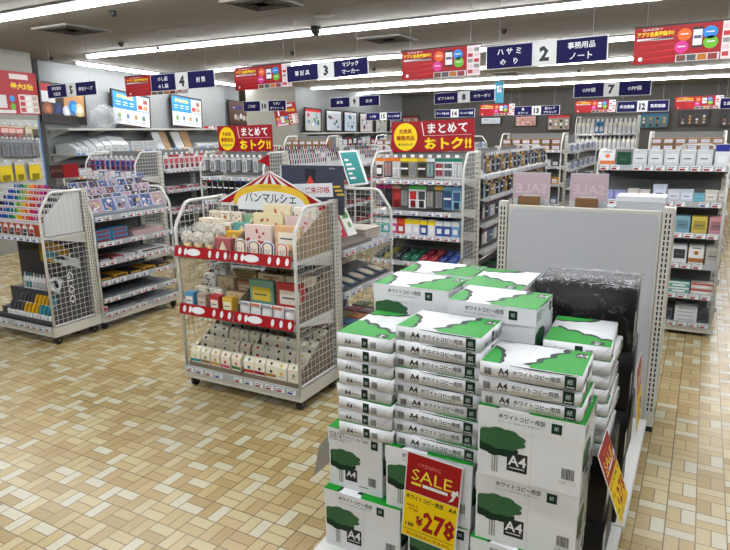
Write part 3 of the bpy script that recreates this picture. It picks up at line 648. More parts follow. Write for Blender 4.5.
# ================================================================ THE RACKS
SL = P('rack_grey_plate', (150, 156, 164), .35)
R_C = rack(-2.86, 2.74, 0, .92, .47, 1.22, [.535, .905], 'white castered end display rack with bread-themed stationery under a circus tent topper', 'row end racks', back='wire', seed=1)
R_CR = rack(-1.95, 3.24, PI/2, .76, .44, 1.22, [.30, .60, .875], 'white rack behind the circus tent rack, open side with booklets and oval-window packs', seed=2, back='panel', plate=SL)
R_L = rack(-5.27, 2.85, 0, .92, .44, 1.21, [.86], 'white castered end rack at the left edge with tiers of coloured pens and tape tools', 'row end racks', back='panel', seed=3, sides=(False, True), wires=True)
R_LR = rack(-4.33, 3.29, PI/2, .87, .43, 1.16, [.265, .415, .58, .74, .955], 'white rack of half-empty grey shelves behind the pen rack', seed=4, plate=SL, redness=.9)
R_U1 = rack(-7.0, 5.3, 0, .92, .45, 1.42, [.5, .8, 1.1], 'white rack behind the pen rack, furthest left of the second row of rack ends', 'second row end racks', seed=5, lod=1)
R_U2 = rack(-5.04, 5.3, 0, .92, .45, 1.42, [.4, .64, .87, 1.14], 'hook rack with dark packs under the smaller red and yellow header sign', 'second row end racks', seed=6, lod=1)
R_U3 = rack(-2.78, 5.2, 0, .94, .46, 1.43, [.40, .66, .88, 1.17], 'rack full of hanging stationery packs under the larger red and yellow header sign', 'second row end racks', seed=7, lod=1)
R_U4 = rack(-.76, 5.3, 0, .94, .45, 1.45, [.33, .57, .81, 1.05, 1.32], 'right-hand grey rack of memo pads and paper packs above the aisle floor', 'second row end racks', seed=8, lod=1, wires=False, wheels=False, base=.06, redness=.95, plate=SL)
for x, ttl, rs in ((-6.08, 'left', (.35, .62, .9, 1.16)), (-4.1, 'centre', (.4, .66, .93, 1.18)), (-1.84, 'middle', (.43, .7, .96, 1.17)), (.2, 'right', (.35, .62, .9, 1.16))):
    for j in range(3):
        rack(x, 5.78+j*.9, PI/2, .895, .44, 1.42, list(rs), 'long white run of racks facing the %s aisle, bay %s' % (ttl, ('nearest the viewer', 'in its middle', 'furthest away')[j]), ttl+' aisle rack bays', seed=20+j, lod=1, wires=False, sides=(False, j == 2), wheels=False, base=.07)
R3 = {}
for x, t in ((-6.9, 'furthest left'), (-5.0, 'second from the left'), (-2.8, 'with brown boxes left of the SALE cards'), (-.7, 'with brown boxes above the right rack')):
    R3[x] = rack(x, 9.5, 0, .94, .46, 1.56, [.5, .8, 1.06, 1.30], 'distant rack end in the third row, '+t, 'third row end racks', seed=30, lod=1, wires=False, wheels=False)
for x, t in ((-4.0, 'left'), (-1.83, 'centre'), (.3, 'right')):
    for j in range(3):
        rack(x, 10.0+j*.9, PI/2, .895, .44, 1.5, [.4, .7, .98, 1.26], 'distant rack bay of the third row facing the %s aisle, %s' % (t, ('nearest', 'middle', 'furthest')[j]), 'distant %s aisle bays' % t, seed=40+j, lod=1, wires=False, sides=(False, j == 2), wheels=False)
# ================================================================ GOODS: prototypes (origin: middle of the foot, facing -y)
def shade(c, k): return tuple(max(0, min(255, int(v*k))) for v in c)
_pc = {}
def cached(fn):
    def g(*a, **k):
        key = (fn.__name__, a, tuple(sorted(k.items())))
        if key not in _pc: _pc[key] = fn(*a, **k)
        return _pc[key]
    return g
@cached
def milk_pad(band, dot):
    b = MB(); w, d, h = .078, .05, .125
    b.prism([(0, 0), (d, 0), (d, h*.97), (d*.55, h), (d*.42, h), (0, h*.80)], -w/2, w/2, K((240, 232, 208), .6), 'x')
    b.v = [(x, y-.0, z) for x, y, z in b.v]
    if band: b.rect((-w/2, 0, h*.24), X, Z_, w, h*.15, K(band))
    b.disc((0, 0, h*.52), X, Z_, w*.14, w*.14, K(dot), 10); b.rect((-w*.22, 0, h*.36), X, Z_, w*.44, h*.03, K((150, 130, 110)))
    t0 = Vector((0, d*.42, h*.20)).normalized(); b.disc((0, d*.2, h*.895), X, t0, w*.12, w*.12, K(dot), 10)
    return b.mesh('memo_pad')
@cached
def block(w, d, h, c, c2, style=0, name='paper_goods'):
    """printed box with a label field, edges eased"""
    b = MB(); b.box(-w/2, w/2, 0, d, 0, h, K(c, .55), min(w, d, h)*.04)
    r = random.Random(int(w*1000)+style)
    if style == 0:
        b.rect((-w*.38, 0, h*.25), X, Z_, w*.76, h*.5, K(c2)); b.rect((-w*.28, 0, h*.45), X, Z_, w*.5, h*.06, GINK, .0012)
    elif style == 1:
        for i in range(9): b.disc((w*(r.random()-.5)*.8, 0, h*(.12+.76*r.random())), X, Z_, min(w, h)*.07, min(w, h)*.06, K(c2), 8)
        for i in range(6): b.disc((w*(r.random()-.5)*.8, d*(.1+.8*r.random()), h), X, Y_, min(w, d)*.07, min(w, d)*.07, K(c2), 8)
    elif style == 2:
        b.rect((-w/2, 0, h*.1), X, Z_, w, h*.22, K(c2)); b.disc((0, 0, h*.6), X, Z_, w*.16, w*.16, K(c2), 12); b.rect((-w*.3, 0, h*.82), X, Z_, w*.6, h*.05, GINK)
    elif style == 3:
        b.rect((-w/2, 0, h*.68), X, Z_, w, h*.3, K(c2)); b.rect((-w*.3, 0, h*.2), X, Z_, w*.6, h*.3, PAPER)
    elif style == 4:
        b.prism([(0, 0), (d*.0, 0)], 0, 0, K(c2)) if False else b.poly([(-w*.3, -.0008, h*.08), (w*.36, -.0008, h*.08), (w*.02, -.0008, h*.85)], K(c2))
    return b.mesh(name)
@cached
def pouch(w, h, c, c2, style=0):
    """cellophane pouch, flat seams, bulged middle"""
    b = MB(); n = 6; vs = []; fs = []
    for j in range(n+1):
        for i in range(n+1):
            u, v = i/n, j/n; k = (math.sin(PI*u)*math.sin(PI*min(1, v*1.15 if v < .8 else 1-(v-.8)*4)))
            vs.append((w*(u-.5), -.012*max(0, k), h*v))
    m0 = len(vs)
    for j in range(n+1):
        for i in range(n+1):
            x, y, z = vs[j*(n+1)+i]; vs.append((x, .022+(-y)*.7-.02*(1-1) if 0 < i < n and 0 < j < n else .003, z))
    q = lambda j, i: j*(n+1)+i
    for j in range(n):
        for i in range(n):
            fs.append((q(j, i), q(j, i+1), q(j+1, i+1), q(j+1, i))); fs.append((m0+q(j, i), m0+q(j+1, i), m0+q(j+1, i+1), m0+q(j, i+1)))
    for i in range(n): fs += [(q(0, i), m0+q(0, i), m0+q(0, i+1), q(0, i+1)), (q(n, i), q(n, i+1), m0+q(n, i+1), m0+q(n, i))]
    for j in range(n): fs += [(q(j, 0), q(j+1, 0), m0+q(j+1, 0), m0+q(j, 0)), (q(j, n), m0+q(j, n), m0+q(j+1, n), q(j+1, n))]
    b.add(vs, fs, K(c, .25), True)
    b.rect((-w*.5, -.0135, h*.80), X, Z_, w, h*.16, K(c2)) if style == 0 else b.disc((0, -.0125, h*.45), X, Z_, w*.28, w*.26, K(c2), 14)
    return b.mesh('pouch')
@cached
def fluffy():
    """small cup in crinkled clear wrap gathered at the top"""
    b = MB(); b.tube([(0, .03, 0), (0, .03, .05)], [.024, .03], K((222, 190, 140), .6), 12); b.disc((0, -.001, .03), X, Z_, .012, .01, K((190, 110, 60)), 10)
    bm = bmesh.new(); bmesh.ops.create_icosphere(bm, subdivisions=3, radius=1)
    from mathutils import noise
    for v in bm.verts:
        n_ = noise.noise(v.co*3.1)*.35+noise.noise(v.co*8)*.15; v.co = Vector((v.co.x*.042*(1+n_), .03+v.co.y*.03*(1+n_), .083+v.co.z*.042*(1+n_)))
    bm.verts.index_update(); b.add([v.co[:] for v in bm.verts], [[v.index for v in f.verts] for f in bm.faces], film('cellophane', .62, .8, 30, .15, (250, 244, 232)), False); bm.free()
    return b.mesh('wrapped_cup')
@cached
def toast_card(c):
    """bread-slice shaped clip card with an outline"""
    b = MB(); w, h = .086, .105
    def sl(k, y0, y1, m, dz=0):
        pts = []
        for i in range(13): t = PI*i/12; pts.append((k*w*.5*math.cos(t)*(1.0), h*.74+k*h*.24*math.sin(t)))
        pts = [(k*w*.44, h*.5-k*h*.46)]+pts+[(-k*w*.44, h*.5-k*h*.46)]
        b.prism([(p[0], p[1]) for p in pts], y0, y1, m, 'y')
    sl(1.0, .004, .008, PAPER); sl(.86, .002, .0045, K(c)); sl(.66, .0005, .0025, K((245, 232, 214)))
    b.disc((-w*.12, .0005, h*.5), X, Z_, .004, .004, INK, 8); b.disc((w*.12, .0005, h*.5), X, Z_, .004, .004, INK, 8); b.rect((-w*.1, .0005, h*.36), X, Z_, w*.2, h*.04, K((190, 60, 50)))
    b.rect((-w*.25, .0035, h*.93), X, Z_, w*.5, h*.12, PAPER)
    return b.mesh('clip_card')
@cached
def blister(w, h, hc, bc, ic, kind=0):
    """hanging pack: origin at the peg hole"""
    b = MB(); b.box(-w/2, w/2, .001, .003, -h*.97, 0, K(bc, .4)); b.rect((-w/2, .001, -h*.16), X, Z_, w, h*.158, K(hc))
    for q in (-.013, .005): b.box(q, q+.008, .001, .003, 0, .012, K(hc))
    b.box(-.013, .013, .001, .003, .0095, .014, K(hc))
    if kind == 0:
        b.box(-w*.40, w*.40, -.010, .001, -h*.90, -h*.2, CLEAR, .004)
        for i in (-1, 1): b.box(i*w*.2-w*.11, i*w*.2+w*.11, -.007, .0005, -h*.85, -h*.27, K(ic, .3), .003)
    elif kind == 1:
        for i in (-2, -1, 0, 1, 2): b.tube([(i*w*.17, -.004, -h*.86), (i*w*.17, -.004, -h*.24)], w*.06, K(ic, .3), 6)
        b.rect((-w*.42, -.0085, -h*.55), X, Z_, w*.84, h*.08, PAPER)
    elif kind == 2:
        b.box(-w*.36, w*.36, -.018, .001, -h*.92, -h*.34, K(ic, .3), .005); b.rect((-w*.3, -.018, -h*.8), X, Z_, w*.6, h*.3, PAPER)
    else:
        b.rect((-w*.4, .001, -h*.6), X, Z_, w*.8, h*.36, K(ic)); b.box(-w*.3, w*.3, -.006, .001, -h*.93, -h*.64, K(shade(ic, .6), .3), .002)
    return b.mesh('hanging_pack')
@cached
def pen(c, cap=None):
    b = MB(); cap = cap or c
    b.tube([(0, 0, 0), (0, 0, .06)], .0048, K((225, 225, 225), .3), 7); b.tube([(0, 0, .058), (0, 0, .066), (0, 0, .105), (0, 0, .110)], [.0052, .0064, .0064, .004], K(cap, .3), 7); b.box(-.0012, .0012, -.0085, -.0055, .07, .108, K(cap, .3))
    return b.mesh('marker_pen')
@cached
def bottle(c, cap, h=.13, r=.022):
    b = MB(); b.tube([(0, 0, 0), (0, 0, .004), (0, 0, h*.66), (0, 0, h*.76), (0, 0, h*.8)], [r*.92, r, r, r*.55, r*.4], K(c, .35), 12)
    b.tube([(0, 0, h*.8), (0, 0, h*.97), (0, 0, h)], [r*.45, r*.36, r*.2], K(cap, .35), 10); b.box(-r*.7, r*.7, -r*1.02, -r*.6, h*.15, h*.5, K(shade(cap, .9)))
    return b.mesh('bottle')
@cached
def booklet(w, h, c, c2, t=.012):
    b = MB(); b.box(-w/2, w/2, 0, t, 0, h, PAPER); b.box(-w/2-.001, w/2+.001, -.0015, -.0002, 0, h+.001, K(c)); b.rect((-w*.32, -.0015, h*.62), X, Z_, w*.64, h*.22, K(c2)); b.rect((-w*.3, -.0015, h*.12), X, Z_, w*.35, h*.06, PAPER); b.disc((w*.1, -.0015, h*.38), X, Z_, w*.2, w*.2, K(c2), 12)
    return b.mesh('booklet')
def up(o, me, name, x, y, z, label, cat, group, rz=0, rx=0, parts=()): return inst(me, name, o.matrix_world @ T(x, y, z+.0006, rz, rx), label, cat, group, parts)

def stair(o, x0, x1, y0, z, steps, sd, sh, m, label, lip=.02, name='display_tray', side=.03, yb=None):
    """stepped cardboard tray; returns the resting height of every step"""
    mb = MB(); t = .003; yb = yb or y0+sd*steps
    for k in range(steps):
        mb.box(x0+t, x1-t, y0+k*sd, y0+(k+1)*sd if k < steps-1 else yb, 0, t+k*sh, m)
    mb.box(x0, x1, y0-t, y0, 0, lip, m)
    prof = [(y0-t, 0), (yb, 0), (yb, steps*sh+side), (y0+sd*.5, side), (y0-t, lip)]
    mb.prism(prof, x0, x0+t, m, 'x'); mb.prism(prof, x1-t, x1, m, 'x')
    e = mb.obj(name, None, o.matrix_world @ T(0, 0, z+.0006)); tag(e, label, 'display tray')
    return [z+.0006+t+k*sh for k in range(steps)]
SIDE = ('left', 'right')

# ---------------------------------------------------------------- circus tent rack (R_C): bottom tier of milk-carton pads
bands = [(40, 150, 160), (150, 110, 60), (206, 160, 60), (214, 90, 120), (70, 130, 70), (200, 50, 40), (170, 40, 70), (190, 140, 60), None, None]
dots = [(220, 190, 90), (170, 60, 50), (60, 50, 50), (120, 160, 110), (190, 70, 70), (50, 50, 60), (200, 160, 60), (60, 120, 140)]
for s in (0, 1):
    x0 = .027+s*.434
    zz = stair(R_C, x0, x0+.431, .024, .142, 4, .094, .046, GREYK, 'grey-brown stepped cardboard tray on the bottom deck of the circus tent rack, %s half' % SIDE[s], lip=.03, side=.10, yb=.40)
    for r_ in range(4):
        for c in range(5):
            i = s*5+c
            up(R_C, milk_pad(bands[i] if r_ == 0 else None, dots[(i*3+r_*5) % 8]), 'memo_pad', x0+.0475+c*.083+rnd.uniform(-.004, .004), .030+r_*.094+rnd.uniform(0, .01), zz[r_],
               'cream milk-carton shaped memo pad, %s row of the %s bottom tray on the circus tent rack' % (('front', 'second', 'third', 'rearmost')[r_], SIDE[s]), 'memo pad', 'milk-carton memo pads, %s row, %s tray' % (('front', 'second', 'third', 'rear')[r_], SIDE[s]), rz=rnd.uniform(-.12, .12))
# red and white price strips on the two shelves
for z, nm in ((.535, 'middle'), (.905, 'upper')):
    for s in (0, 1):
        mb = MB(); x0 = .02+s*.445; w = .435
        mb.prism([(-.014, -.022), (-.013, -.022), (.004, .042), (.003, .042)], x0, x0+w, RED, 'x')
        fu = Vector((0, .017, .064)).normalized()
        for a, b_ in ((.06, .05), (.17, .045), (.32, .2), (.62, .045), (.76, .045), (.9, .045)):
            mb.disc((x0+w*(a+.04), -.0055, .010), X, fu, w*b_*.62 if b_ < .1 else w*.13, .022, PAPER, 14, .0012)
        tag(mb.obj('price_strip', None, R_C.matrix_world @ T(0, -.0125, z)), 'red price strip with white rounded tags along the %s shelf of the circus tent rack, %s half' % (nm, SIDE[s]), 'price strip')
# upper shelf
zu = stair(R_C, .027, .455, .012, .905, 4, .09, .044, KRAFT, 'brown stepped cardboard tray on the upper shelf of the circus tent rack, left half', lip=.02, side=.05, yb=.40)
stair(R_C, .462, .893, .012, .905, 4, .09, .044, KRAFT, 'brown stepped cardboard tray on the upper shelf of the circus tent rack, right half', lip=.02, side=.11, yb=.40)
for k in range(3): up(R_C, fluffy(), 'wrapped_cup', .07+k*.088, .02, zu[0], 'small cup in crinkled clear wrap, front of the upper shelf of the circus tent rack', 'gift pack', 'wrapped cups front row')
for k in range(3): up(R_C, fluffy(), 'wrapped_cup', .085+k*.085, .112, zu[1], 'small cup in crinkled clear wrap, second row of the upper shelf', 'gift pack', 'wrapped cups second row')
up(R_C, block(.125, .05, .10, (176, 96, 96), (236, 226, 190), 4), 'gift_box', .375, .022, zu[0], 'dusty red box with cream triangle at the front of the upper shelf', 'box', None)
up(R_C, block(.13, .04, .085, (226, 178, 66), (240, 226, 170), 4), 'gift_box', .385, .118, zu[1], 'mustard yellow box with pale triangle behind the dusty red box', 'box', None)
for k in range(2): up(R_C, block(.085, .05, .095, (238, 228, 204), (196, 132, 80), 1), 'gift_box', .075+k*.092, .20, zu[2], 'cream box with brown dots in the third row of the upper shelf, left', 'box', 'cream dotted boxes')
up(R_C, block(.075, .05, .075, (240, 232, 214), (200, 150, 90), 0), 'gift_box', .255, .20, zu[2], 'small plain cream box beside the teal triangle box', 'box', None)
up(R_C, block(.13, .04, .08, (98, 166, 160), (238, 228, 190), 4), 'gift_box', .375, .205, zu[2], 'teal box with cream triangle in the third row of the upper shelf', 'box', None)
for k in range(3): up(R_C, block(.085, .05, .085, (240, 230, 206), (186, 120, 66), 1 if k != 1 else 2), 'gift_box', .075+k*.094, .295, zu[3], 'cream box with bread print in the rear row of the upper shelf', 'box', 'rear cream boxes')
up(R_C, block(.115, .04, .075, (140, 186, 140), (238, 232, 200), 4), 'gift_box', .385, .295, zu[3], 'light green box in the rear row of the upper shelf', 'box', None)
for k, c in enumerate(((130, 60, 30), (120, 60, 44), (16, 44, 110), (220, 84, 24))):
    up(R_C, toast_card(c), 'clip_card', .515+k*.099, .020, zu[0], '%s outlined bread-slice clip card in the front row of the upper shelf' % (('brown', 'reddish brown', 'blue', 'orange')[k]), 'clip card', 'bread slice clip cards')
up(R_C, block(.20, .03, .135, (240, 214, 204), (206, 60, 60), 1), 'letter_pack', .575, .112, zu[1], 'pale pink patterned pack behind the brown clip cards', 'stationery pack', None)
up(R_C, block(.18, .03, .14, (236, 190, 140), (250, 238, 216), 0), 'letter_pack', .79, .112, zu[1], 'orange pack with a cream bread slice behind the blue clip card', 'stationery pack', None)
up(R_C, block(.22, .03, .15, (240, 226, 178), (212, 120, 80), 1), 'letter_pack', .585, .20, zu[2], 'cream pack with coral fruit print in the third row', 'stationery pack', None)
up(R_C, block(.17, .03, .14, (236, 206, 204), (214, 100, 100), 1), 'letter_pack', .80, .20, zu[2], 'pink pack with red print in the third row, beside the wire side', 'stationery pack', None)
up(R_C, block(.2, .03, .15, (244, 230, 190), (220, 110, 90), 1), 'letter_pack', .59, .285, zu[3], 'pale yellow pack with coral print at the back of the upper shelf', 'stationery pack', None)
up(R_C, block(.16, .03, .14, (242, 236, 222), (220, 170, 110), 1), 'letter_pack', .80, .285, zu[3], 'white pack with tan print at the back of the upper shelf', 'stationery pack', None)
# middle shelf
zm = stair(R_C, .027, .455, .012, .535, 4, .09, .042, GREYK, 'brown stepped cardboard tray on the middle shelf of the circus tent rack, left half', lip=.02, side=.05, yb=.40)
stair(R_C, .462, .893, .012, .535, 4, .09, .042, GREYK, 'brown stepped cardboard tray on the middle shelf of the circus tent rack, right half', lip=.02, side=.11, yb=.40)
for k, (c, c2, t) in enumerate((((84, 150, 190), (240, 236, 226), 'blue'), ((170, 154, 136), (214, 200, 180), 'taupe'), ((190, 60, 60), (240, 226, 210), 'red'), ((236, 188, 74), (250, 238, 200), 'yellow'))):
    up(R_C, block(.075, .055, .105, c, c2, 0), 'gift_box', .072+k*.104, .018, zm[0], '%s upright box at the front of the middle shelf of the circus tent rack' % t, 'box', 'upright gift boxes')
for k in range(2): up(R_C, block(.10, .05, .075, (238, 230, 212), (150, 110, 80), 1), 'gift_box', .085+k*.125, .115, zm[1], 'cream spotted box in the second row of the middle shelf, left half', 'box', 'cream spotted boxes second row')
up(R_C, block(.14, .05, .07, (200, 176, 134), (130, 90, 60), 1), 'gift_box', .36, .115, zm[1], 'kraft box with brown print behind the yellow box', 'box', None)
up(R_C, block(.10, .05, .10, (240, 236, 228), (60, 56, 56), 1), 'gift_box', .08, .205, zm[2], 'white box with black spots, third row of the middle shelf', 'box', None)
up(R_C, block(.14, .05, .09, (204, 182, 140), (120, 84, 60), 1), 'gift_box', .215, .205, zm[2], 'tan patterned box, third row of the middle shelf', 'box', None)
up(R_C, block(.13, .05, .08, (170, 120, 90), (230, 200, 160), 0), 'gift_box', .375, .205, zm[2], 'reddish brown box, third row of the middle shelf', 'box', None)
up(R_C, block(.10, .05, .11, (240, 238, 232), (170, 80, 60), 1), 'gift_box', .09, .295, zm[3], 'white box with red print at the rear left of the middle shelf', 'box', None)
up(R_C, block(.20, .05, .09, (206, 190, 140), (150, 130, 80), 0), 'gift_box', .30, .295, zm[3], 'wide khaki box at the rear of the middle shelf', 'box', None)
for k in range(5): up(R_C, pouch(.075, .095, (232, 230, 228), (200, 120, 90) if k % 2 else (150, 150, 156)), 'pouch', .51+k*.083, .026, zm[0], 'white cellophane pouch in the front row of the middle shelf, right half', 'pouch', 'white pouches middle shelf', rx=-.12)
up(R_C, block(.18, .03, .17, (120, 160, 140), (226, 200, 70), 0), 'letter_pack', .575, .115, zm[1], 'sage green pack with yellow picture behind the pouches', 'stationery pack', None)
up(R_C, block(.19, .03, .17, (190, 66, 60), (240, 230, 214), 0), 'letter_pack', .785, .115, zm[1], 'red-framed cream pack behind the pouches at the right', 'stationery pack', None)
up(R_C, block(.2, .05, .15, (206, 184, 140), (170, 110, 60), 2), 'gift_box', .58, .21, zm[2], 'kraft box with round print behind the sage green pack', 'box', None)
up(R_C, block(.19, .05, .15, (214, 198, 166), (150, 100, 60), 1), 'gift_box', .785, .21, zm[2], 'pale kraft box behind the red-framed pack', 'box', None)
up(R_C, block(.2, .05, .15, (176, 160, 120), (110, 90, 60), 1), 'gift_box', .58, .30, zm[3], 'olive brown box at the rear of the middle shelf', 'box', None)
# circus tent topper
e = empty('circus_tent_sign', R_C.matrix_world @ T(0, .404, 0), 'red and white circus tent sign with yellow arch on top of the end rack', 'sign')
mb = MB()
apex, wl_, wr, zb, zt = .46, .03, .89, 1.185, 1.385
mb.prism([(wl_, zb+.0), (apex, zt), (wr, zb+.0), (wr-.02, zb-.03), (apex+.1, zb-.02), (apex-.1, zb-.02), (wl_+.02, zb-.03)], 0, .006, PAPER, 'y')
n = 9
for i in range(n):
    if i % 2: continue
    a0 = -1+2*i/n; a1 = -1+2*(i+1)/n
    pa = (apex+a0*.425, zb-.012); pb = (apex+a1*.425, zb-.012)
    mb.poly([(apex-.002, -.001, zt-.004), (pa[0], -.001, pa[1]), (pb[0], -.001, pb[1])], RED)
mb.obj('tent_roof', e)
mb = MB(); pts_o = []; pts_i = []
for i in range(17):
    t = PI*(1-i/16); pts_o.append((apex+.30*math.cos(t), zb-.015+.135*math.sin(t)**.8)); pts_i.append((apex+.27*math.cos(t), zb-.02+.095*math.sin(t)**.8))
mb.prism(pts_o+pts_i[::-1], -.008, -.002, K((236, 196, 60)), 'y'); mb.prism(pts_i+[(apex+.26, zb-.05), (apex-.26, zb-.05)], -.007, -.003, PAPER, 'y')
mb.text('パンマルシェ', (apex-.2, -.007, zb-.0), X, Z_, .062, INK, w=.40, align='f', bold=.01)
mb.text('パン好きさんのための文具', (apex-.09, -.008, zb+.092), X, Z_, .016, K((110, 90, 40)), w=.18, align='f')
mb.obj('name_plate', e)
mb = MB(); mb.tube([(apex, .003, zt-.01), (apex, .003, zt+.10)], .003, RED, 6); mb.prism([(apex-.002, zt+.03), (apex-.002, zt+.105), (apex-.09, zt+.06)], .001, .005, RED, 'y'); mb.obj('flag', e)
mb = MB(); mb.prism([(.80, zb-.02), (.89, zb-.005), (.88, zb-.14), (.845, zb-.17), (.82, zb-.14)], -.004, .002, RED, 'y'); mb.prism([(.825, zb-.03), (.84, zb-.03), (.845, zb-.16), (.83, zb-.15)], -.006, -.004, PAPER, 'y'); mb.obj('side_curtain', e)
for q in (.1, .8):
    mb = MB(); mb.box(q, q+.02, .0065, .012, .92, zb+.02, CREAM); mb.obj('support_bar', e)

# ---------------------------------------------------------------- rack behind it (R_CR, faces the aisle)
zt = .875
for k, (c, c2, t) in enumerate((((190, 36, 44), (236, 220, 210), 'red booklet with a white panel'), ((236, 236, 228), (110, 150, 90), 'white booklet with green print'))):
    up(R_CR, booklet(.115, .20, c, c2), 'booklet', .24+k*.13, .12, zt+.052, t+' leaning on the open side shelf behind the circus tent rack', 'booklet', None, rx=-.45)
up(R_CR, booklet(.13, .22, (226, 222, 218), (150, 60, 50)), 'booklet', .20, .22, zt+.06, 'pale booklet leaning behind the red booklet', 'booklet', None, rx=-.35)
mb = MB(); mb.prism([(.02, 0), (.40, 0), (.40, .10), (.33, .10), (.10, .03), (.02, .03)], .045, .455, K((120, 112, 104), .6), 'x'); tag(mb.obj('book_stand', None, R_CR.matrix_world @ T(0, 0, zt+.0006)), 'grey sloping stand under the leaning booklets', 'stand')
for k in range(4): up(R_CR, block(.24, .22, .018, shade((214, 202, 186), 1-.03*k), (190, 170, 150), 0), 'paper_stack', .59+.004*(k % 2), .08, zt+k*.0188, 'flat beige paper pack in the pile at the far end of the upper shelf, %s' % (('lowest', 'second from below', 'third from below', 'topmost')[k]), 'paper pack', 'beige paper pile', rz=.02*(k % 3))
zt = .60
def oval_pack():
    b = MB(); b.box(-.06, .06, 0, .15, 0, .012, K((70, 84, 100), .4), .002); b.disc((0, .075, .0125), X, Y_, .045, .062, K((206, 190, 160)), 20); b.disc((0, .075, .0128), X, Y_, .033, .05, K((226, 216, 196)), 20)
    return b.mesh('oval_window_pack')
OP = oval_pack()
for k in range(5): up(R_CR, OP, 'oval_window_pack', .10+k*.14, .03, zt+.014, 'dark pack with beige oval window lying tilted on the middle side shelf', 'stationery pack', 'oval window packs', rx=.22)
mb = MB(); mb.prism([(.02, 0), (.30, 0), (.30, .072), (.03, .008)], .02, .74, K((96, 92, 86), .7), 'x'); tag(mb.obj('sloping_tray', None, R_CR.matrix_world @ T(0, 0, zt+.0006)), 'dark sloping tray under the oval-window packs', 'display tray')
for k in range(4): up(R_CR, block(.12, .04, .10, (226, 206, 186), (180, 90, 70), 1), 'card_pack', .12+k*.16, .31, zt, 'pale patterned card pack standing at the back of the middle side shelf', 'stationery pack', 'pale card packs')
cols = [(156, 84, 84), (110, 130, 90), (84, 120, 150), (190, 120, 70), (120, 100, 96), (170, 150, 110)]
for zt, nm in ((.142, 'bottom'), (.30, 'low')):
    for j in range(2):
        for k in range(5):
            up(R_CR, block(.12, .10, .055, cols[(k+2*j+(nm == 'low')) % 6], shade(cols[(k+2*j) % 6], 1.3), 0), 'small_box', .09+k*.142, .05+.12*j, zt+.0, 'small muted coloured box on the %s side shelf behind the circus tent rack, %s row' % (nm, ('front', 'rear')[j]), 'box', 'small boxes %s side shelf %s row' % (nm, ('front', 'rear')[j]), rz=rnd.uniform(-.2, .2))
HA = on(281, 165, 1, 3.214); HB = on(342, 162, 1, 3.214); HW = HB.x-HA.x
e = empty('header_board', T(HA.x, 3.214, 0), 'dark slate header board behind the circus tent sign', 'sign')
SLT = K((62, 66, 82), .5)
mb = MB(); mb.box(.0, HW, 0, .022, 1.12, HA.z, SLT, .002); mb.box(-.012, -.0002, -.0, .022, 1.12, HA.z, PAPERG)
mb.poly([(.14, -.0008, 1.24), (.30, -.0008, 1.24), (.25, -.0008, 1.31), (.262, -.0008, HA.z-.02), (.178, -.0008, HA.z-.02), (.19, -.0008, 1.31)], K((38, 40, 50)))
mb.poly([(.165, -.0016, 1.27), (.275, -.0016, 1.27), (.22, -.0016, 1.36)], K((220, 70, 50))); mb.text('御朱印帳', (.36, -.001, HA.z-.022), X, Z_, .01, PAPERG); mb.obj('board', e)
mb = MB(); mb.T = T(.055, -.0056, 1.215, 0, 0, -.05); mb.box(0, .33, 0, .003, 0, .085, PAPER); mb.text('ご朱印帳', (.13, 0, .022), X, Z_, .042, K((190, 50, 60)), w=.18, align='f', bold=.01); mb.text('お寺めぐり', (.03, 0, .03), X, Z_, .02, INK, w=.09)
for q in (-.05, .335):
    for i in range(3): mb.box(q+.012*i, q+.05+.012*i, .0, .003, .055-.024*i, .067-.024*i, K((226, 190, 70)))
mb.obj('name_card', e)

# ---------------------------------------------------------------- pen rack at the left (R_L)
hue = [(24, 24, 28), (24, 24, 28), (30, 44, 120), (26, 60, 160), (28, 90, 190), (40, 60, 150), (20, 110, 130), (20, 120, 80), (60, 160, 60), (150, 190, 50), (240, 200, 40), (244, 160, 40), (236, 110, 40), (230, 70, 40), (214, 40, 50), (220, 60, 110), (200, 50, 140), (150, 50, 150), (170, 40, 60), (60, 60, 64), (40, 40, 44), (90, 90, 96)]
mb = MB(); t = .003
WA = P('stand_white', (222, 222, 220), .35)
ST = []
for k in range(6):
    y0, z0 = .055+.052*k, .985-.862+.043*k
    mb.box(.02, .86, y0, y0+.052, 0, z0-.083, WA); mb.box(.02, .86, y0, y0+.0025, z0-.083, z0, WA)
    ST.append((y0+.026, .862+z0-.083))
mb.prism([(.055, 0), (.38, 0), (.38, .36), (.367, .36), (.055, .10)], .86, .8645, WA, 'x')
o = mb.obj('pen_stand', None, R_L.matrix_world @ T(0, 0, .862)); tag(o, 'white stepped acrylic stand holding the tiers of coloured pens', 'display stand')
for k in range(6):
    y0, z0 = .055+.052*k, .985-.862+.043*k
    m = MB(); m.box(.02, .86, y0-.003, y0-.0005, z0-.016, z0+.001, PAPER)
    r = random.Random(k)
    for i in range(38): m.rect((.025+i*.022, y0-.003, z0-.013), X, Z_, .014, .006, K((196, 60, 80)) if r.random() < .75 else GINK, .0005)
    m.obj('tier_price_strip', o)
for k, (y0, z0) in enumerate(ST):
    n = 30
    for i in range(n):
        x = .13+i*.0243
        ci = int((i/n)*len(hue)+k*1.3-2+rnd.uniform(-.6, .6)); ci = max(0, min(len(hue)-1, ci))
        up(R_L, pen(hue[ci]), 'marker_pen', x, y0+rnd.uniform(-.006, .006), z0, 'coloured marker pen standing in the %s tier of the pen rack' % (('lowest', 'second', 'third', 'fourth', 'fifth', 'topmost')[k]), 'pen', 'pens in the %s tier of the pen rack' % (('lowest', 'second', 'third', 'fourth', 'fifth', 'topmost')[k]), rx=rnd.uniform(-.1, .12))
mb = MB(); mb.box(.02, .86, .030, .048, 0, .095, K((176, 72, 40), .4)); tag(mb.obj('orange_plinth', None, R_L.matrix_world @ T(0, 0, .8605)), 'orange-brown front board below the pen tiers', 'display board')
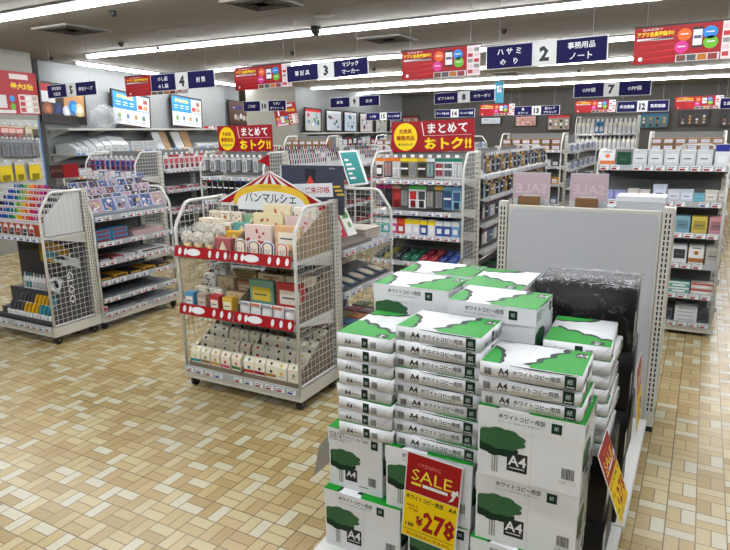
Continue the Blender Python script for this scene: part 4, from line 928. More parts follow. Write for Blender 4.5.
for i in range(9):
    p = up(R_L, blister(.055, .075, (238, 238, 238), (226, 222, 218), (60, 80, 90) if i % 2 else (170, 60, 50), 3), 'hanging_pack', .12+i*.082, .020, .9395, 'small pack with white header hanging on the orange board under the pens', 'hanging pack', 'packs on the orange board')
# side board with cut corner, lower dark display with the vertical word
o2 = tag(bpy.data.objects.new('side_board', None), None); bpy.data.objects.remove(o2)
mb = MB(); mb.prism([(.05, .865), (.38, .865), (.38, 1.185), (.255, 1.185), (.05, 1.01)], .893, .898, PAPER, 'x'); tag(mb.obj('side_board', R_L), 'white board with a cut corner')
DG = K((74, 74, 78), .5)
e = empty('tape_tool_stand', R_L.matrix_world @ T(0, 0, .1406), 'dark grey counter stand of tape and glue tools with large white letters on its side', 'display stand')
mb = MB(); mb.box(.045, .86, .34, .36, 0, .615, DG); mb.box(.045, .86, .03, .34, 0, .012, DG); mb.box(.045, .86, .13, .34, .012, .055, DG); mb.box(.045, .86, .225, .34, .055, .20, DG); mb.box(.045, .86, .03, .034, 0, .045, DG); mb.box(.045, .86, .223, .225, .2, .215, DG); mb.obj('stepped_body', e)
mb = MB(); prof = [(.03, 0), (.36, 0), (.36, .615), (.30, .615), (.20, .42), (.05, .10), (.03, .05)]
mb.prism(prof, .862, .867, DG, 'x')
mb.text('GLOO', (.867, .20, .42), (0, 0, -1), Y_, .06, PAPER, w=.27, align='f', bold=.015, off=.0015); mb.poly([(.868, .10, .53), (.868, .33, .42), (.868, .33, .50), (.868, .12, .58)], K((190, 200, 204))); mb.poly([(.868, .05, .56), (.868, .25, .50), (.868, .12, .60), (.868, .05, .62)], K((70, 130, 140))); mb.obj('side_panel', e)
mb = MB(); mb.prism([(.36, .44), (.62, .44), (.76, .56), (.62, .61), (.36, .61)], .332, .338, K((196, 156, 40)), 'y'); mb.text('GLOO', (.42, .332, .53), X, Z_, .05, K((232, 206, 120)), w=.2, align='f'); mb.prism([(.63, .42), (.78, .55), (.80, .53), (.70, .42)], .330, .3316, PAPER, 'y'); mb.obj('yellow_sign', e)
@cached
def runner(c):
    b = MB(); b.T = Matrix.Diagonal((1.3, .85, 1.5, 1)); pts = [(-.0, .0), (.055, .0), (.07, .03), (.062, .075), (.03, .09), (.004, .07), (-.012, .03)]
    b.prism(pts, -.011, .011, K(c, .35), 'x'); b.tube([(-.0125, .035, .05), (.0125, .035, .05)], .02, K(shade(c, .8), .35), 12); b.box(-.013, .013, -.03, -.008, .002, .045, K((236, 236, 236), .3), .003)
    return b.mesh('tape_runner')
for j in range(2):
    for k in range(12):
        c = (78, 78, 84) if k < 4 else ((214, 164, 38) if k < 8 else (58, 138, 152))
        up(R_L, runner(c), 'tape_runner', .30+k*.046, .07+j*.0, .1535 if j == 0 else .3415, '%s', 'tape tool', None) if False else None
for k in range(12):
    nm_ = ('dark grey', 'mustard yellow', 'teal')[min(2, k//4)]
    c = ((78, 78, 84), (214, 164, 38), (58, 138, 152))[min(2, k//4)]
    up(R_L, runner(c), 'tape_runner', .285+k*.049, .064, .1530, nm_+' tape runner in the bottom row of the tape tool stand', 'tape tool', nm_+' tape runners', rx=.0)
    up(R_L, runner(c), 'tape_runner', .285+k*.049, .160, .1963, nm_+' tape runner in the raised second row of the tape tool stand', 'tape tool', nm_+' tape runners second row')
@cached
def ring_disp():
    b = MB(); b.T = Matrix.Scale(1.7, 4); n = 20; R, r = .030, .011; vs = []; fs = []
    for i in range(n):
        for j in range(8):
            t, s = 2*PI*i/n, 2*PI*j/8; vs.append(((R+r*math.cos(s))*math.cos(t), r*math.sin(s)*1.3, .042+(R+r*math.cos(s))*math.sin(t)))
    for i in range(n):
        for j in range(8): fs.append((i*8+j, i*8+(j+1) % 8, ((i+1) % n)*8+(j+1) % 8, ((i+1) % n)*8+j))
    b.add(vs, fs, K((226, 226, 228), .3), True); b.box(-.014, .014, -.012, .012, 0, .006, K((226, 226, 228), .3), .002); b.box(-.05, -.03, -.008, .008, .01, .03, K((226, 226, 228), .3), .003)
    return b.mesh('tape_dispenser')
for k in range(2): up(R_L, ring_disp(), 'tape_dispenser', .635+k*.14, .262, .3412, 'round white tape dispenser on the upper step of the tape tool stand, %s' % ('left one' if k == 0 else 'right one by the wires'), 'tape dispenser', None, rz=.2)
for k in range(9):
    up(R_L, bottle((226, 226, 226) if k < 7 else (214, 150, 190), (70, 150, 160) if k in (1, 2) else (200, 204, 208), .15, .017), 'glue_stick', .24+k*.042, .25, .3412, 'white glue stick on the upper step of the tape tool stand' if k < 7 else 'pink glue stick beside the round tape dispenser', 'glue', 'white glue sticks' if k < 7 else 'pink glue sticks')
for k in range(8):
    up(R_L, runner((86, 86, 92) if k % 3 else (70, 140, 150)), 'tape_runner', .30+k*.048, .30, .3412, 'grey or teal tape runner behind the glue sticks', 'tape tool', 'tape runners upper step rear') if k < 0 else None

# ---------------------------------------------------------------- low grey rack behind the pens (R_LR)
zt = .955
@cached
def picture_pack(seed, w=.125, h=.14):
    r = random.Random(seed); b = MB(); b.box(-w/2, w/2, 0, .008, 0, h, K((222, 222, 230), .25)); pal = [(54, 62, 96), (96, 116, 166), (170, 84, 84), (226, 204, 186), (52, 48, 52), (160, 172, 204), (196, 170, 186), (232, 232, 236), (120, 96, 80), (206, 180, 130)]
    b.rect((-w*.46, 0, h*.04), X, Z_, w*.92, h*.92, K(r.choice([(150, 160, 190), (90, 110, 160), (110, 96, 110), (186, 150, 164), (70, 66, 74)])), .0004)
    for i in range(13):
        cx, cz = w*(r.random()-.5)*.6, h*(.2+.6*r.random()); a = r.random()*PI; rx_, rz_ = w*(.06+.12*r.random()), h*(.05+.14*r.random()); c, s = math.cos(a), math.sin(a)
        b.disc((cx, 0, cz), (c, 0, s), (-s, 0, c), rx_, rz_*.6, K(r.choice(pal)), 9, .0008+.0002*i)
    b.rect((-w*.42, 0, h*.08), X, Z_, w*.5, h*.08, PAPER, .003)
    return b.mesh('picture_pack')
mb = MB()
for k in range(4): mb.box(.03, .825, .035+k*.085, .035+(k+1)*.085, 0, .02+k*.052, ACRY)
for k in range(4): mb.box(.03, .825, .035+k*.085, .038+k*.085, .02+k*.052, .045+k*.052, ACRY)
tag(mb.obj('clear_step_stand', None, R_LR.matrix_world @ T(0, 0, zt+.0006)), 'clear stepped stand under the picture packs on the low grey rack', 'display stand')
for r_ in range(4):
    n = 6 if r_ == 0 else 8
    for k in range(n):
        up(R_LR, picture_pack(r_*5+k % 5, .125 if r_ == 0 else .09, .13 if r_ == 0 else .10), 'picture_pack', .10+k*(.135 if r_ == 0 else .1),   .048+r_*.085, zt+.0275+r_*.052, 'colourful picture pack leaning in the %s tier on top of the low grey rack' % (('front', 'second', 'third', 'rear')[r_]), 'stationery pack', 'picture packs %s tier' % (('front', 'second', 'third', 'rear')[r_]), rx=-.35)
zt = .74
for r_ in range(3):
    for k in range(2): up(R_LR, block(.165, .12, .036, (70, 130, 170), (150, 60, 70), 0), 'blue_box', .11+k*.175, .03, zt+r_*.037, 'small blue box in the stack on the second shelf of the low grey rack', 'box', 'stacked blue boxes', rz=rnd.uniform(-.02, .02))
for r_ in range(3): up(R_LR, block(.36, .2, .016, (206, 170, 170), (226, 200, 196), 0), 'pink_paper_pack', .60, .03, zt+r_*.017, 'flat pink paper pack right of the blue boxes, %s' % ('lowest', 'middle', 'topmost')[r_], 'paper pack', 'flat pink packs')
zt = .58
for k, c in enumerate(((60, 56, 56), (160, 60, 60), (226, 226, 230))): up(R_LR, block(.12, .16, .022, c, (200, 200, 204), 0), 'flat_pack', .11+k*.13, .04, zt, '%s flat pack on the third shelf of the low grey rack' % ('black', 'dark red', 'white')[k], 'stationery pack', None)
up(R_LR, block(.34, .22, .03, (232, 232, 234), (120, 90, 70), 0), 'flat_pack', .64, .04, zt, 'wide white flat box at the far end of the third shelf', 'stationery pack', None)
zt = .415
for k, c in enumerate(((40, 38, 40), (206, 150, 40), (50, 46, 44), (214, 160, 50), (60, 56, 56))): up(R_LR, block(.14, .2, .028, c, (210, 170, 60) if k % 2 == 0 else (40, 40, 40), 0), 'flat_case', .10+k*.16, .04, zt, '%s flat case on the fourth shelf of the low grey rack' % ('black' if k % 2 == 0 else 'amber'), 'flat case', ('black' if k % 2 == 0 else 'amber')+' flat cases')
for k in range(2): up(R_LR, block(.36, .3, .006, (178, 184, 190), (200, 204, 208), 0), 'clear_sheet', .23+k*.40, .05, .142, 'thin grey plastic sheet on the bottom deck of the low grey rack', 'plastic sheet', 'thin grey sheets', rz=.05*k)
up(R_LR, block(.05, .004, .06, (236, 236, 236), (200, 60, 60), 0), 'price_note', .05, .03, .142, 'small white note standing on the bottom deck of the low grey rack', 'note', None)
up(R_LR, block(.5, .28, .008, (128, 134, 140), (150, 154, 160), 0), 'clear_sheet', .45, .06, .265, 'dark grey plastic sheet on the fifth shelf of the low grey rack', 'plastic sheet', None)

# ---------------------------------------------------------------- hanging goods
def peg_row(o, x0, x1, y, z, n, gen, label, group, cat='hanging pack', depth=1, dy=.03, yb=None):
    """n hooks; one pack per hook near its tip, more behind it"""
    w = o['w']; st = (x1-x0)/n
    hk = cached_hook(round((yb or .40)-y+.03, 3))
    for i in range(n):
        x = x0+st*(i+.5)
        h = bpy.data.objects.new('peg_hook', hk); C.objects.link(h); h.parent = o; h.matrix_local = T(x, y-.015, z+.0)
        me = gen(i)
        for d_ in range(depth):
            up(o, me, 'hanging_pack', x+rnd.uniform(-.002, .002), y+d_*dy, z-.0006-.0028, label, cat, group, rz=rnd.uniform(-.04, .04))
_hk = {}
def cached_hook(L):
    if L not in _hk:
        b = MB(); b.tube([(0, 0, .008), (0, .008, 0), (0, L, 0)], .002, CHROME, 5); b.box(-.018, .018, -.001, .001, .004, .03, PAPER); _hk[L] = b.mesh('peg_hook')
    return _hk[L]
OR, YL, TE, MG, GR = (226, 120, 30), (240, 210, 30), (20, 120, 96), (170, 30, 110), (60, 170, 70)
# U3
c1 = [(OR, (214, 206, 196), (60, 50, 46), 2), (OR, (60, 50, 50), (190, 70, 50), 0), (OR, (200, 196, 190), (226, 226, 226), 1), (YL, (120, 110, 80), (60, 60, 60), 1), (YL, (130, 120, 90), (80, 80, 80), 0), ((214, 170, 40), (90, 84, 60), (60, 60, 60), 1), ((220, 220, 224), (70, 74, 76), (60, 150, 130), 0), (TE, (206, 210, 212), (160, 40, 60), 1), (TE, (214, 216, 218), (80, 90, 90), 1), (TE, (214, 216, 218), (226, 226, 226), 0)]
peg_row(R_U3, .04, .90, .05, 1.375, 10, lambda i: blister(.084, .185, *c1[i]), 'stationery pack with coloured header in the top hook row under the larger header sign', 'top hook row of the middle end rack')
c2 = [(MG, (40, 36, 44), (60, 40, 60), 0), (MG, (44, 40, 48), (50, 40, 56), 3), ((160, 130, 110), (150, 40, 44), (170, 50, 50), 3), ((90, 90, 84), (50, 50, 50), (90, 84, 70), 0), (GR, (226, 228, 230), (190, 40, 44), 3), (GR, (226, 228, 230), (60, 60, 64), 3), ((90, 90, 90), (60, 60, 60), (130, 110, 60), 0), ((210, 170, 50), (50, 48, 44), (40, 40, 40), 0), ((120, 170, 200), (90, 130, 170), (60, 90, 130), 1), ((100, 160, 200), (150, 190, 210), (60, 90, 130), 3)]
peg_row(R_U3, .04, .90, .05, 1.125, 10, lambda i: blister(.084, .215, *c2[i]), 'pack with coloured header in the second hook row under the larger header sign', 'second hook row of the middle end rack')
for k, (c, cp, nm_) in enumerate((((90, 170, 170), (226, 226, 230), 'teal'), ((90, 170, 170), (226, 226, 230), 'teal'), ((200, 100, 150), (226, 226, 230), 'pink'), ((190, 60, 36), (210, 70, 40), 'red'), ((226, 226, 232), YL, 'yellow-topped'), ((214, 216, 226), YL, 'yellow-topped'), ((60, 80, 150), YL, 'yellow-topped'), ((226, 226, 232), YL, 'yellow-topped'), ((60, 90, 160), (226, 228, 232), 'blue'), ((60, 90, 160), (226, 228, 232), 'blue'), ((120, 160, 200), (226, 228, 232), 'pale blue'))):
    for d_ in range(2): up(R_U3, block(.072, .045, .15, c, cp, 3), 'refill_box', .075+k*.078, .03+d_*.06, .66+.0, '%s upright box on the shelf below the hook rows of the middle end rack' % nm_, 'box', nm_+' upright boxes')
for zt, nm_, row in ((.40, 'lower', 0), (.142, 'bottom', 1)):
    for j in range(2):
        for k in range(9):
            c = [(60, 70, 60), (150, 140, 50), (60, 60, 66), (50, 110, 90), (40, 120, 90), (160, 40, 60), (170, 50, 60), (50, 70, 150), (60, 90, 160)][(k+row) % 9]
            up(R_U3, block(.075, .12, .03, c, (226, 226, 226), 1), 'flat_pack', .075+k*.095, .02+j*.15, zt+.012+j*.02, 'small flat dark pack lying tilted on the %s shelf of the middle end rack, %s row' % (nm_, ('front', 'rear')[j]), 'stationery pack', '%s shelf flat packs %s row' % (nm_, ('front', 'rear')[j]), rx=.25)
# U2
dk = [(30, 30, 34), (46, 48, 54), (60, 60, 66), (40, 50, 46)]
peg_row(R_U2, .04, .88, .06, 1.36, 11, lambda i: blister(.066, .16, (206, 206, 210), (206, 208, 210) if i % 2 else (50, 52, 54), dk[i % 4], 0), 'dark pack with pale header in the top hook row under the smaller header sign', 'top hook row of the left end rack')
c3 = [(220, 90, 40), (50, 110, 200), (60, 160, 60), (60, 60, 64), (40, 40, 44), (40, 80, 190), (50, 90, 200), (60, 64, 70), (90, 90, 96), (60, 60, 60)]
peg_row(R_U2, .04, .88, .06, 1.11, 10, lambda i: blister(.07, .165, c3[i], (46, 48, 52), dk[i % 4], 1), 'dark pack with bright header in the second hook row under the smaller header sign', 'second hook row of the left end rack')
peg_row(R_U2, .04, .88, .06, .84, 10, lambda i: blister(.07, .16, c3[(i*3) % 10], (90, 92, 96), dk[(i+1) % 4], 0), 'dark pack in the third hook row under the smaller header sign', 'third hook row of the left end rack')
for zt, nm_ in ((.40, 'lower'), (.142, 'bottom')):
    for k in range(8): up(R_U2, block(.09, .14, .06, [(60, 60, 66), (120, 120, 126), (90, 60, 60)][k % 3], (210, 210, 210), 0), 'flat_pack', .08+k*.105, .03, zt, 'grey pack on the %s shelf under the smaller header sign' % nm_, 'stationery pack', '%s shelf packs of the left end rack' % nm_)
# U1
peg_row(R_U1, .04, .88, .06, 1.34, 9, lambda i: blister(.075, .15, (200, 204, 210), (120, 140, 190) if i % 2 else (180, 50, 60), (50, 60, 130), 3), 'blue and red pack hanging on the end rack behind the picture packs', 'hook row of the furthest left end rack')
for zt in (1.1, .8): 
    for k in range(9): up(R_U1, block(.085, .12, .07, [(200, 170, 190), (226, 226, 230), (90, 110, 160)][k % 3], (230, 230, 230), 0), 'flat_pack', .07+k*.098, .03, zt, 'pastel pack on the %s shelf of the furthest left end rack' % ('upper' if zt > 1 else 'lower'), 'stationery pack', '%s shelf pastel packs' % ('upper' if zt > 1 else 'lower'))
# runs facing the aisles
def bays(key): return [o for o in bpy.data.objects if o.name.startswith('display_rack') and o.get('group') == key]
for bi, o in enumerate(bays('left aisle rack bays')):
    t = ('nearest', 'middle', 'furthest')[bi]
    peg_row(o, .03, .87, .05, 1.36, 9, lambda i: blister(.08, .19, (190, 60, 66) if i % 3 else (226, 226, 230), (228, 226, 228), (200, 90, 96), 3), 'white and red pack hanging in the %s bay of the left aisle run' % t, '%s left aisle bay upper hooks' % t)
    for zt in (.9, .62):
        for k in range(7): up(o, block(.1, .16, .05, [(206, 206, 210), (170, 150, 160), (90, 90, 100)][(k+int(zt*10)) % 3], (190, 60, 60), 0), 'flat_pack', .09+k*.12, .02, zt, 'grey or pink flat pack on the %s shelf of the %s left aisle bay' % ('upper' if zt > .8 else 'lower', t), 'stationery pack', '%s left aisle bay %s shelf packs' % (t, 'upper' if zt > .8 else 'lower'))
tool = [((220, 170, 40), (60, 56, 50), (40, 40, 40)), ((40, 40, 44), (206, 206, 210), (60, 60, 60)), ((226, 160, 30), (40, 40, 44), (190, 140, 30)), ((40, 60, 110), (60, 60, 64), (180, 180, 184)), ((60, 60, 60), (170, 130, 50), (40, 40, 44)), ((150, 150, 156), (40, 44, 60), (120, 150, 170))]
tool2 = [((60, 60, 66), (150, 60, 60), (60, 60, 60)), ((60, 90, 150), (90, 100, 120), (226, 226, 230)), ((150, 40, 50), (50, 50, 54), (200, 200, 200)), ((100, 104, 110), (60, 60, 66), (60, 110, 150))]
for bi, o in enumerate(bays('middle aisle rack bays')):
    t = ('nearest', 'middle', 'furthest')[bi]
    for zz_, nm_, pal in ((1.37, 'top', tool), (1.13, 'second', tool), (.92, 'third', tool2), (.66, 'fourth', tool2)):
        peg_row(o, .03, .87, .025, zz_, 10, lambda i: blister(.078, .178, *pal[(i*7+int(zz_*10)+bi) % len(pal)], (i+bi) % 2), 'dark or yellow tool pack, %s hook row of the %s bay right of the larger header sign' % (nm_, t), '%s hooks of the %s middle aisle bay' % (nm_, t))
    for k in range(6): up(o, block(.12, .18, .06, [(60, 60, 64), (90, 90, 96), (40, 110, 60)][k % 3], (226, 226, 226), 0), 'flat_pack', .10+k*.138, .03, .112, 'dark box on the bottom deck of the %s middle aisle bay' % t, 'box', 'bottom boxes of the %s middle aisle bay' % t)
for bi, o in enumerate(bays('right aisle rack bays')):
    t = ('nearest', 'middle', 'furthest')[bi]
    peg_row(o, .03, .87, .03, 1.30, 8, lambda i: blister(.085, .2, (60, 60, 66), (90, 92, 100) if i % 2 else (130, 40, 60), (50, 50, 56), 3), 'dark hanging item in the %s bay at the right edge of the view' % t, '%s right aisle bay hooks' % t)
    peg_row(o, .03, .87, .0, .66, 8, lambda i: blister(.085, .2, (60, 60, 66), (90, 92, 100) if i % 3 else (140, 40, 64), (50, 50, 56), 3), 'dark or wine red hanging item, lower hooks of the %s bay at the right edge' % t, '%s right aisle bay lower hooks' % t, depth=1)
# pens and teal board on the centre run
for bi, o in enumerate(bays('centre aisle rack bays')):
    t = ('nearest', 'middle', 'furthest')[bi]
    for r_ in range(4):
        X1 = .40 if bi == 1 else .86
        mb = MB(); mb.box(.02, X1, .02+r_*.08, .1+r_*.08, 0, .02+r_*.05, WA); mb.box(.02, X1, .02+r_*.08, .022+r_*.08, .02+r_*.05, .05+r_*.05, WA)
        tag(mb.obj('tier_block', None, o.matrix_world @ T(0, 0, 1.181)), 'white tier block %s from the front on the top shelf of the %s centre aisle bay' % (('first', 'second', 'third', 'fourth')[r_], t), 'display stand')
        for k in range((16, 7, 10)[bi]):
            c = [(30, 30, 34), (170, 40, 50), (40, 50, 130), (30, 30, 34), (190, 60, 90), (60, 140, 90)][(k+r_) % 6]
            up(o, pen(c), 'marker_pen', .06+k*.05, .05+r_*.08, 1.2016+r_*.05, 'dark capped pen in the %s tier of the %s centre aisle bay' % (('first', 'second', 'third', 'fourth')[r_], t), 'pen', 'pens %s tier of the %s centre bay' % (('first', 'second', 'third', 'fourth')[r_], t))
    for zt in (.93, .66, .4):
        for k in range(7): up(o, block(.1, .16, .07, [(60, 60, 70), (90, 60, 70), (150, 150, 156)][(k+int(zt*10)) % 3], (200, 60, 60), 0), 'flat_pack', .09+k*.12, .02, zt, 'dark pack on the %s shelf of the %s centre aisle bay' % ({.93: 'second', .66: 'third', .4: 'fourth'}[zt], t), 'stationery pack', '%s centre bay %s shelf' % (t, {.93: 'second', .66: 'third', .4: 'fourth'}[zt]))
a = on(338, 151, 1, 6.72); b = on(357, 150, 1, 6.72); c_ = on(368, 184, 1, 6.6); d_ = on(349, 186, 1, 6.6)
mb = MB(); n_ = Vector((0, .02, 0)); vs = [a, b, c_, d_]
mb.add([tuple(p) for p in vs]+[tuple(p+n_) for p in vs], [(3, 2, 1, 0), (4, 5, 6, 7), (0, 1, 5, 4), (1, 2, 6, 5), (2, 3, 7, 6), (3, 0, 4, 7)], PAPER)
ins = lambda u, v: a*(1-u)*(1-v)+b*u*(1-v)+c_*u*v+d_*(1-u)*v-Vector((0, .002, 0))
mb.poly([tuple(ins(u, v)) for u, v in ((.08, .95), (.92, .95), (.92, .05), (.08, .05))], K((60, 150, 146)))
for i in range(5): mb.poly([tuple(ins(u, v)-Vector((0, .002, 0))) for u, v in ((.2, .3+.13*i), (.2+.1*(i % 3+2), .3+.13*i), (.2+.1*(i % 3+2), .24+.13*i), (.2, .24+.13*i))], PAPER)
TB = mb.obj('teal_display_board'); tp = (a+b+c_+d_)/4
mb = MB(); mb.box(tp.x-.01, tp.x+.01, tp.y+.03, tp.y+.045, .012, tp.z, CREAM); mb.box(tp.x-.09, tp.x+.09, tp.y-.05, tp.y+.12, .0005, .012, CREAM); mb.obj('support_post', TB)
tag(TB, 'teal and white sloping display board above the pens left of the larger header sign', 'display board')

# ---------------------------------------------------------------- right rack (U4)
o = R_U4
zt = 1.32
for k in range(5): 
    for j in range(2): up(o, block(.105, .05, .125, (206, 208, 210), (222, 224, 226), 0), 'paper_pack', .315+k*.112, .05+j*.08, zt, 'pale grey paper pack standing on the top shelf of the right-hand rack, %s' % ('front row' if j == 0 else 'behind the front row'), 'paper pack', 'top shelf paper packs '+('front' if j == 0 else 'rear'))
up(o, block(.11, .02, .13, (230, 230, 232), (226, 120, 60), 2), 'notice_card', .075, .04, zt, 'white card with orange edge at the left end of the top shelf of the right-hand rack', 'card', None, rx=-.12)
up(o, block(.10, .03, .11, (24, 70, 50), (30, 84, 60), 0), 'notebook', .195, .06, zt, 'dark green notebook standing on the top shelf of the right-hand rack', 'notebook', None)
up(o, block(.09, .02, .17, (224, 228, 236), (40, 50, 140), 3), 'notice_card', .875, .03, zt, 'tall white card with blue top at the right end of the top shelf', 'card', None)
zt = 1.05
for k, (x, w_, h_, c, t) in enumerate(((.10, .085, .075, (150, 150, 200), 'lavender'), (.19, .085, .075, (150, 150, 200), 'lavender'), (.285, .08, .09, (206, 200, 196), 'cream white'), (.37, .08, .085, (206, 200, 196), 'cream white'), (.48, .10, .13, (190, 196, 214), 'pale blue'), (.58, .09, .095, (200, 204, 214), 'pale blue'), (.67, .09, .095, (200, 208, 220), 'pale blue'), (.755, .075, .07, (110, 170, 190), 'sky blue'), (.835, .085, .095, (206, 200, 190), 'cream'), (.905, .05, .095, (200, 196, 188), 'cream'))):
    up(o, block(w_, .08, h_, c, shade(c, 1.1), 0), 'memo_block', x, .04, zt, '%s memo block on the second shelf of the right-hand rack' % t, 'memo block', t+' memo blocks second shelf')
zt = .81
for k, (c, t) in enumerate((((126, 170, 186), 'light blue'), ((204, 184, 84), 'yellow'), ((208, 146, 150), 'pink'))): up(o, block(.105, .09, .135, c, shade(c, .8), 0), 'memo_block', .66+k*.117, .04, zt, '%s memo pad on the third shelf of the right-hand rack' % t, 'memo block', None)
for k in range(4): up(o, block(.105, .09, .12, (170, 170, 176), (200, 200, 204), 0), 'memo_block', .10+k*.13, .04, zt, 'grey memo pad on the hidden left part of the third shelf', 'memo block', 'grey memo pads third shelf')
zt = .57
for k, (c, c2, t) in enumerate((((222, 222, 224), (60, 60, 64), 'white pack with black label'), ((226, 224, 220), (170, 110, 60), 'white pack with brown band'), ((190, 186, 176), (170, 166, 156), 'beige pack'))): up(o, block(.105, .09, .15, c, c2, 0 if k != 1 else 2), 'memo_block', .66+k*.117, .04, zt, t+' on the fourth shelf of the right-hand rack', 'paper pack', None)
zt = .33
for k, (x, w_, c, t) in enumerate(((.68, .15, (110, 170, 160), 'teal'), (.84, .15, (214, 204, 190), 'cream and red'))):
    for j in range(2): up(o, block(w_, .1, .045, c, (190, 60, 60) if k else (220, 230, 226), 3), 'storage_box', x, .04, zt+j*.046, '%s flat box, %s of the pair on the fifth shelf of the right-hand rack' % (t, ('lower', 'upper')[j]), 'box', None)
zt = .1005
for j in range(4): up(o, block(.16, .14, .03, (226, 226, 228), (200, 200, 204), 0), 'paper_pack', .75, .04, zt+j*.031, 'white paper pack in the pile on the bottom deck of the right-hand rack, %s' % (ordn[3-j] if j else 'lowest'), 'paper pack', 'bottom deck paper pile')
for k in range(2): up(o, block(.07, .1, .1, (90, 90, 96), (60, 60, 64), 0), 'binder', .62+k*.255, .05, zt, 'dark grey binder %s of the white paper pile' % ('left', 'right')[k], 'binder', None)

# ---------------------------------------------------------------- third row
for x, o in R3.items():
    nm_ = {-6.9: 'furthest left', -5.0: 'second from left', -2.8: 'left of the SALE cards', -.7: 'above the right-hand rack'}[x]
    for k in range(6):
        for j in range(2): up(o, block(.13, .2, .085, (150, 112, 76), (214, 214, 226), 0), 'brown_box', .10+k*.148, .04, 1.30+j*.086, 'brown carton with white label, %s layer on the third-row rack %s' % (('lower', 'upper')[j], nm_), 'carton', 'brown cartons %s layer, rack %s' % (('lower', 'upper')[j], nm_))
    for zt in (1.06, .8, .5):
        for k in range(8): up(o, block(.09, .14, .1, [(206, 208, 214), (210, 160, 50), (90, 110, 150), (60, 60, 66)][(k*3+int(zt*10)) % 4], (230, 230, 230), 0), 'small_box', .08+k*.11, .03, zt, 'small mixed box on the %s shelf of the third-row rack %s' % ({1.06: 'second', .8: 'third', .5: 'fourth'}[zt], nm_), 'box', 'mixed boxes %s shelf, rack %s' % ({1.06: 'second', .8: 'third', .5: 'fourth'}[zt], nm_))
for key in ('left', 'centre', 'right'):
    for bi, o in enumerate(bays('distant %s aisle bays' % key)):
        t = ('nearest', 'middle', 'furthest')[bi]
        for zt in (1.26, .98, .7):
            for k in range(7): up(o, block(.1, .14, .11, [(200, 204, 214), (226, 226, 230), (90, 120, 170), (170, 150, 120)][(k*3+int(zt*10)+bi) % 4], (150, 160, 190), 0), 'small_box', .08+k*.122, .02, zt, 'pale small box on the %s shelf, %s distant bay of the %s aisle' % ({1.26: 'top', .98: 'second', .7: 'third'}[zt], t, key), 'box', '%s shelf of the %s distant %s bay' % ({1.26: 'top', .98: 'second', .7: 'third'}[zt], t, key))
# far rack of white bottles
o = rack(-2.42, 13.6, 0, 1.2, .46, 1.86, [.9, 1.2, 1.5], 'distant tall rack with rows of white bottles in front of the back posters', seed=50, lod=1, wires=False, wheels=False)
for zt in (1.5, 1.2):
    for j in range(2):
        for k in range(13):
            bl = zt == 1.5 and k in (4, 5)
            up(o, bottle((70, 140, 190) if bl else (222, 218, 206), (214, 214, 216), .30 if zt > 1.3 else .26, .043), 'bottle', .07+k*.088, .08+j*.12, zt, ('blue' if bl else 'white')+' bottle on the %s shelf of the distant bottle rack, %s row' % ('upper' if zt > 1.3 else 'lower', ('front', 'rear')[j]), 'bottle', '%s bottles %s shelf %s row' % ('blue' if bl else 'white', 'upper' if zt > 1.3 else 'lower', ('front', 'rear')[j]))
# ================================================================ HANGING SIGNS
def plane_from(tl, tr, bl, Yp, dep=.012, P0=None, n=None):
    """frame of a flat sign whose corners were measured; x right, z up, front -y"""
    f = (lambda q: on(q[0], q[1], 1, Yp)) if P0 is None else (lambda q: onp(q[0], q[1], P0, n))
    a, b, c = f(tl), f(tr), f(bl)
    ex = (b-a).normalized(); nn = Vector((0, 1, 0)) if P0 is None else -n
    ez = ex.cross(nn).normalized(); w = (b-a).length; h = (a-c).dot(ez)
    M = Matrix((ex, nn, ez)).transposed().to_4x4(); M.translation = a-ez*h
    return M, w, h
BOARDW = K((214, 216, 214), .45)
def wires(e, w, h, top):
    for q in (.12*w, .88*w):
        m = MB(); m.wire((q, .006, h), (q, .006, h+top), .0022, K((150, 150, 150), .4)); m.obj('hanging_wire', e)
def aisle_sign(tl, tr, bl, Yp, num, left, right, label):
    M, w, h = plane_from(tl, tr, bl, Yp); e = empty('aisle_sign', M, label, 'aisle sign', 'aisle number signs')
    m = MB(); m.box(0, w, 0, .012, 0, h, BOARDW, .002); m.text(str(num), (w*.50, 0, h*.18), X, Z_, h*.62, INK, align='c', w=w*.12, bold=.05); m.obj('board', e)
    for x0, lines in ((.01, left), (.60, right)):
        pw = w*.39; m = MB(); m.box(w*x0, w*x0+pw, -.004, -.0004, h*.03, h*.97, NAVY, .001); k = len(lines)
        for i, t in enumerate(lines):
            hh = h*.27 if k == 2 else h*.30
            zz = (h*.57, h*.15)[i] if k == 2 else h*.35
            m.text(t, (w*x0+pw*.5, -.004, zz), X, Z_, hh, PAPER, w=pw*.82, align='c', bold=.014, off=.001)
        m.obj('text_panel', e)
    ex_ = (CZ-M.translation.z-h-.003); wires(e, w, h, ex_)
S1 = 5.5
aisle_sign((46.5, 85.5), (95.5, 80.5), (47.5, 98.8), S1, 5, ['梱包資材', '宅配袋'], ['梱包テープ'], 'navy and white hanging aisle sign numbered 5, over the left wall shelves')
aisle_sign((150, 75), (214, 69), (151, 92), S1, 4, ['のし紙', 'のし袋'], ['封 筒'], 'navy and white hanging aisle sign numbered 4')
aisle_sign((286, 66.5), (368, 56.5), (286, 83), S1, 3, ['筆 記 具'], ['マジック', 'マーカー'], 'navy and white hanging aisle sign numbered 3 for markers')
aisle_sign((486, 46.5), (609, 34.5), (487, 70), S1, 2, ['ハ サ ミ', 'の   り'], ['事務用品', 'ノート'], 'large navy and white hanging aisle sign numbered 2, nearest the viewer')
aisle_sign((243, 101.5), (286, 100), (243, 111.8), 9.0, 10, ['ごみ袋'], ['リボン', 'ギフトシール'], 'small navy and white hanging aisle sign numbered 10')
aisle_sign((330, 98), (379.5, 95), (330, 108), 9.0, 9, ['紙 袋'], ['紙 袋'], 'small navy and white hanging aisle sign numbered 9')
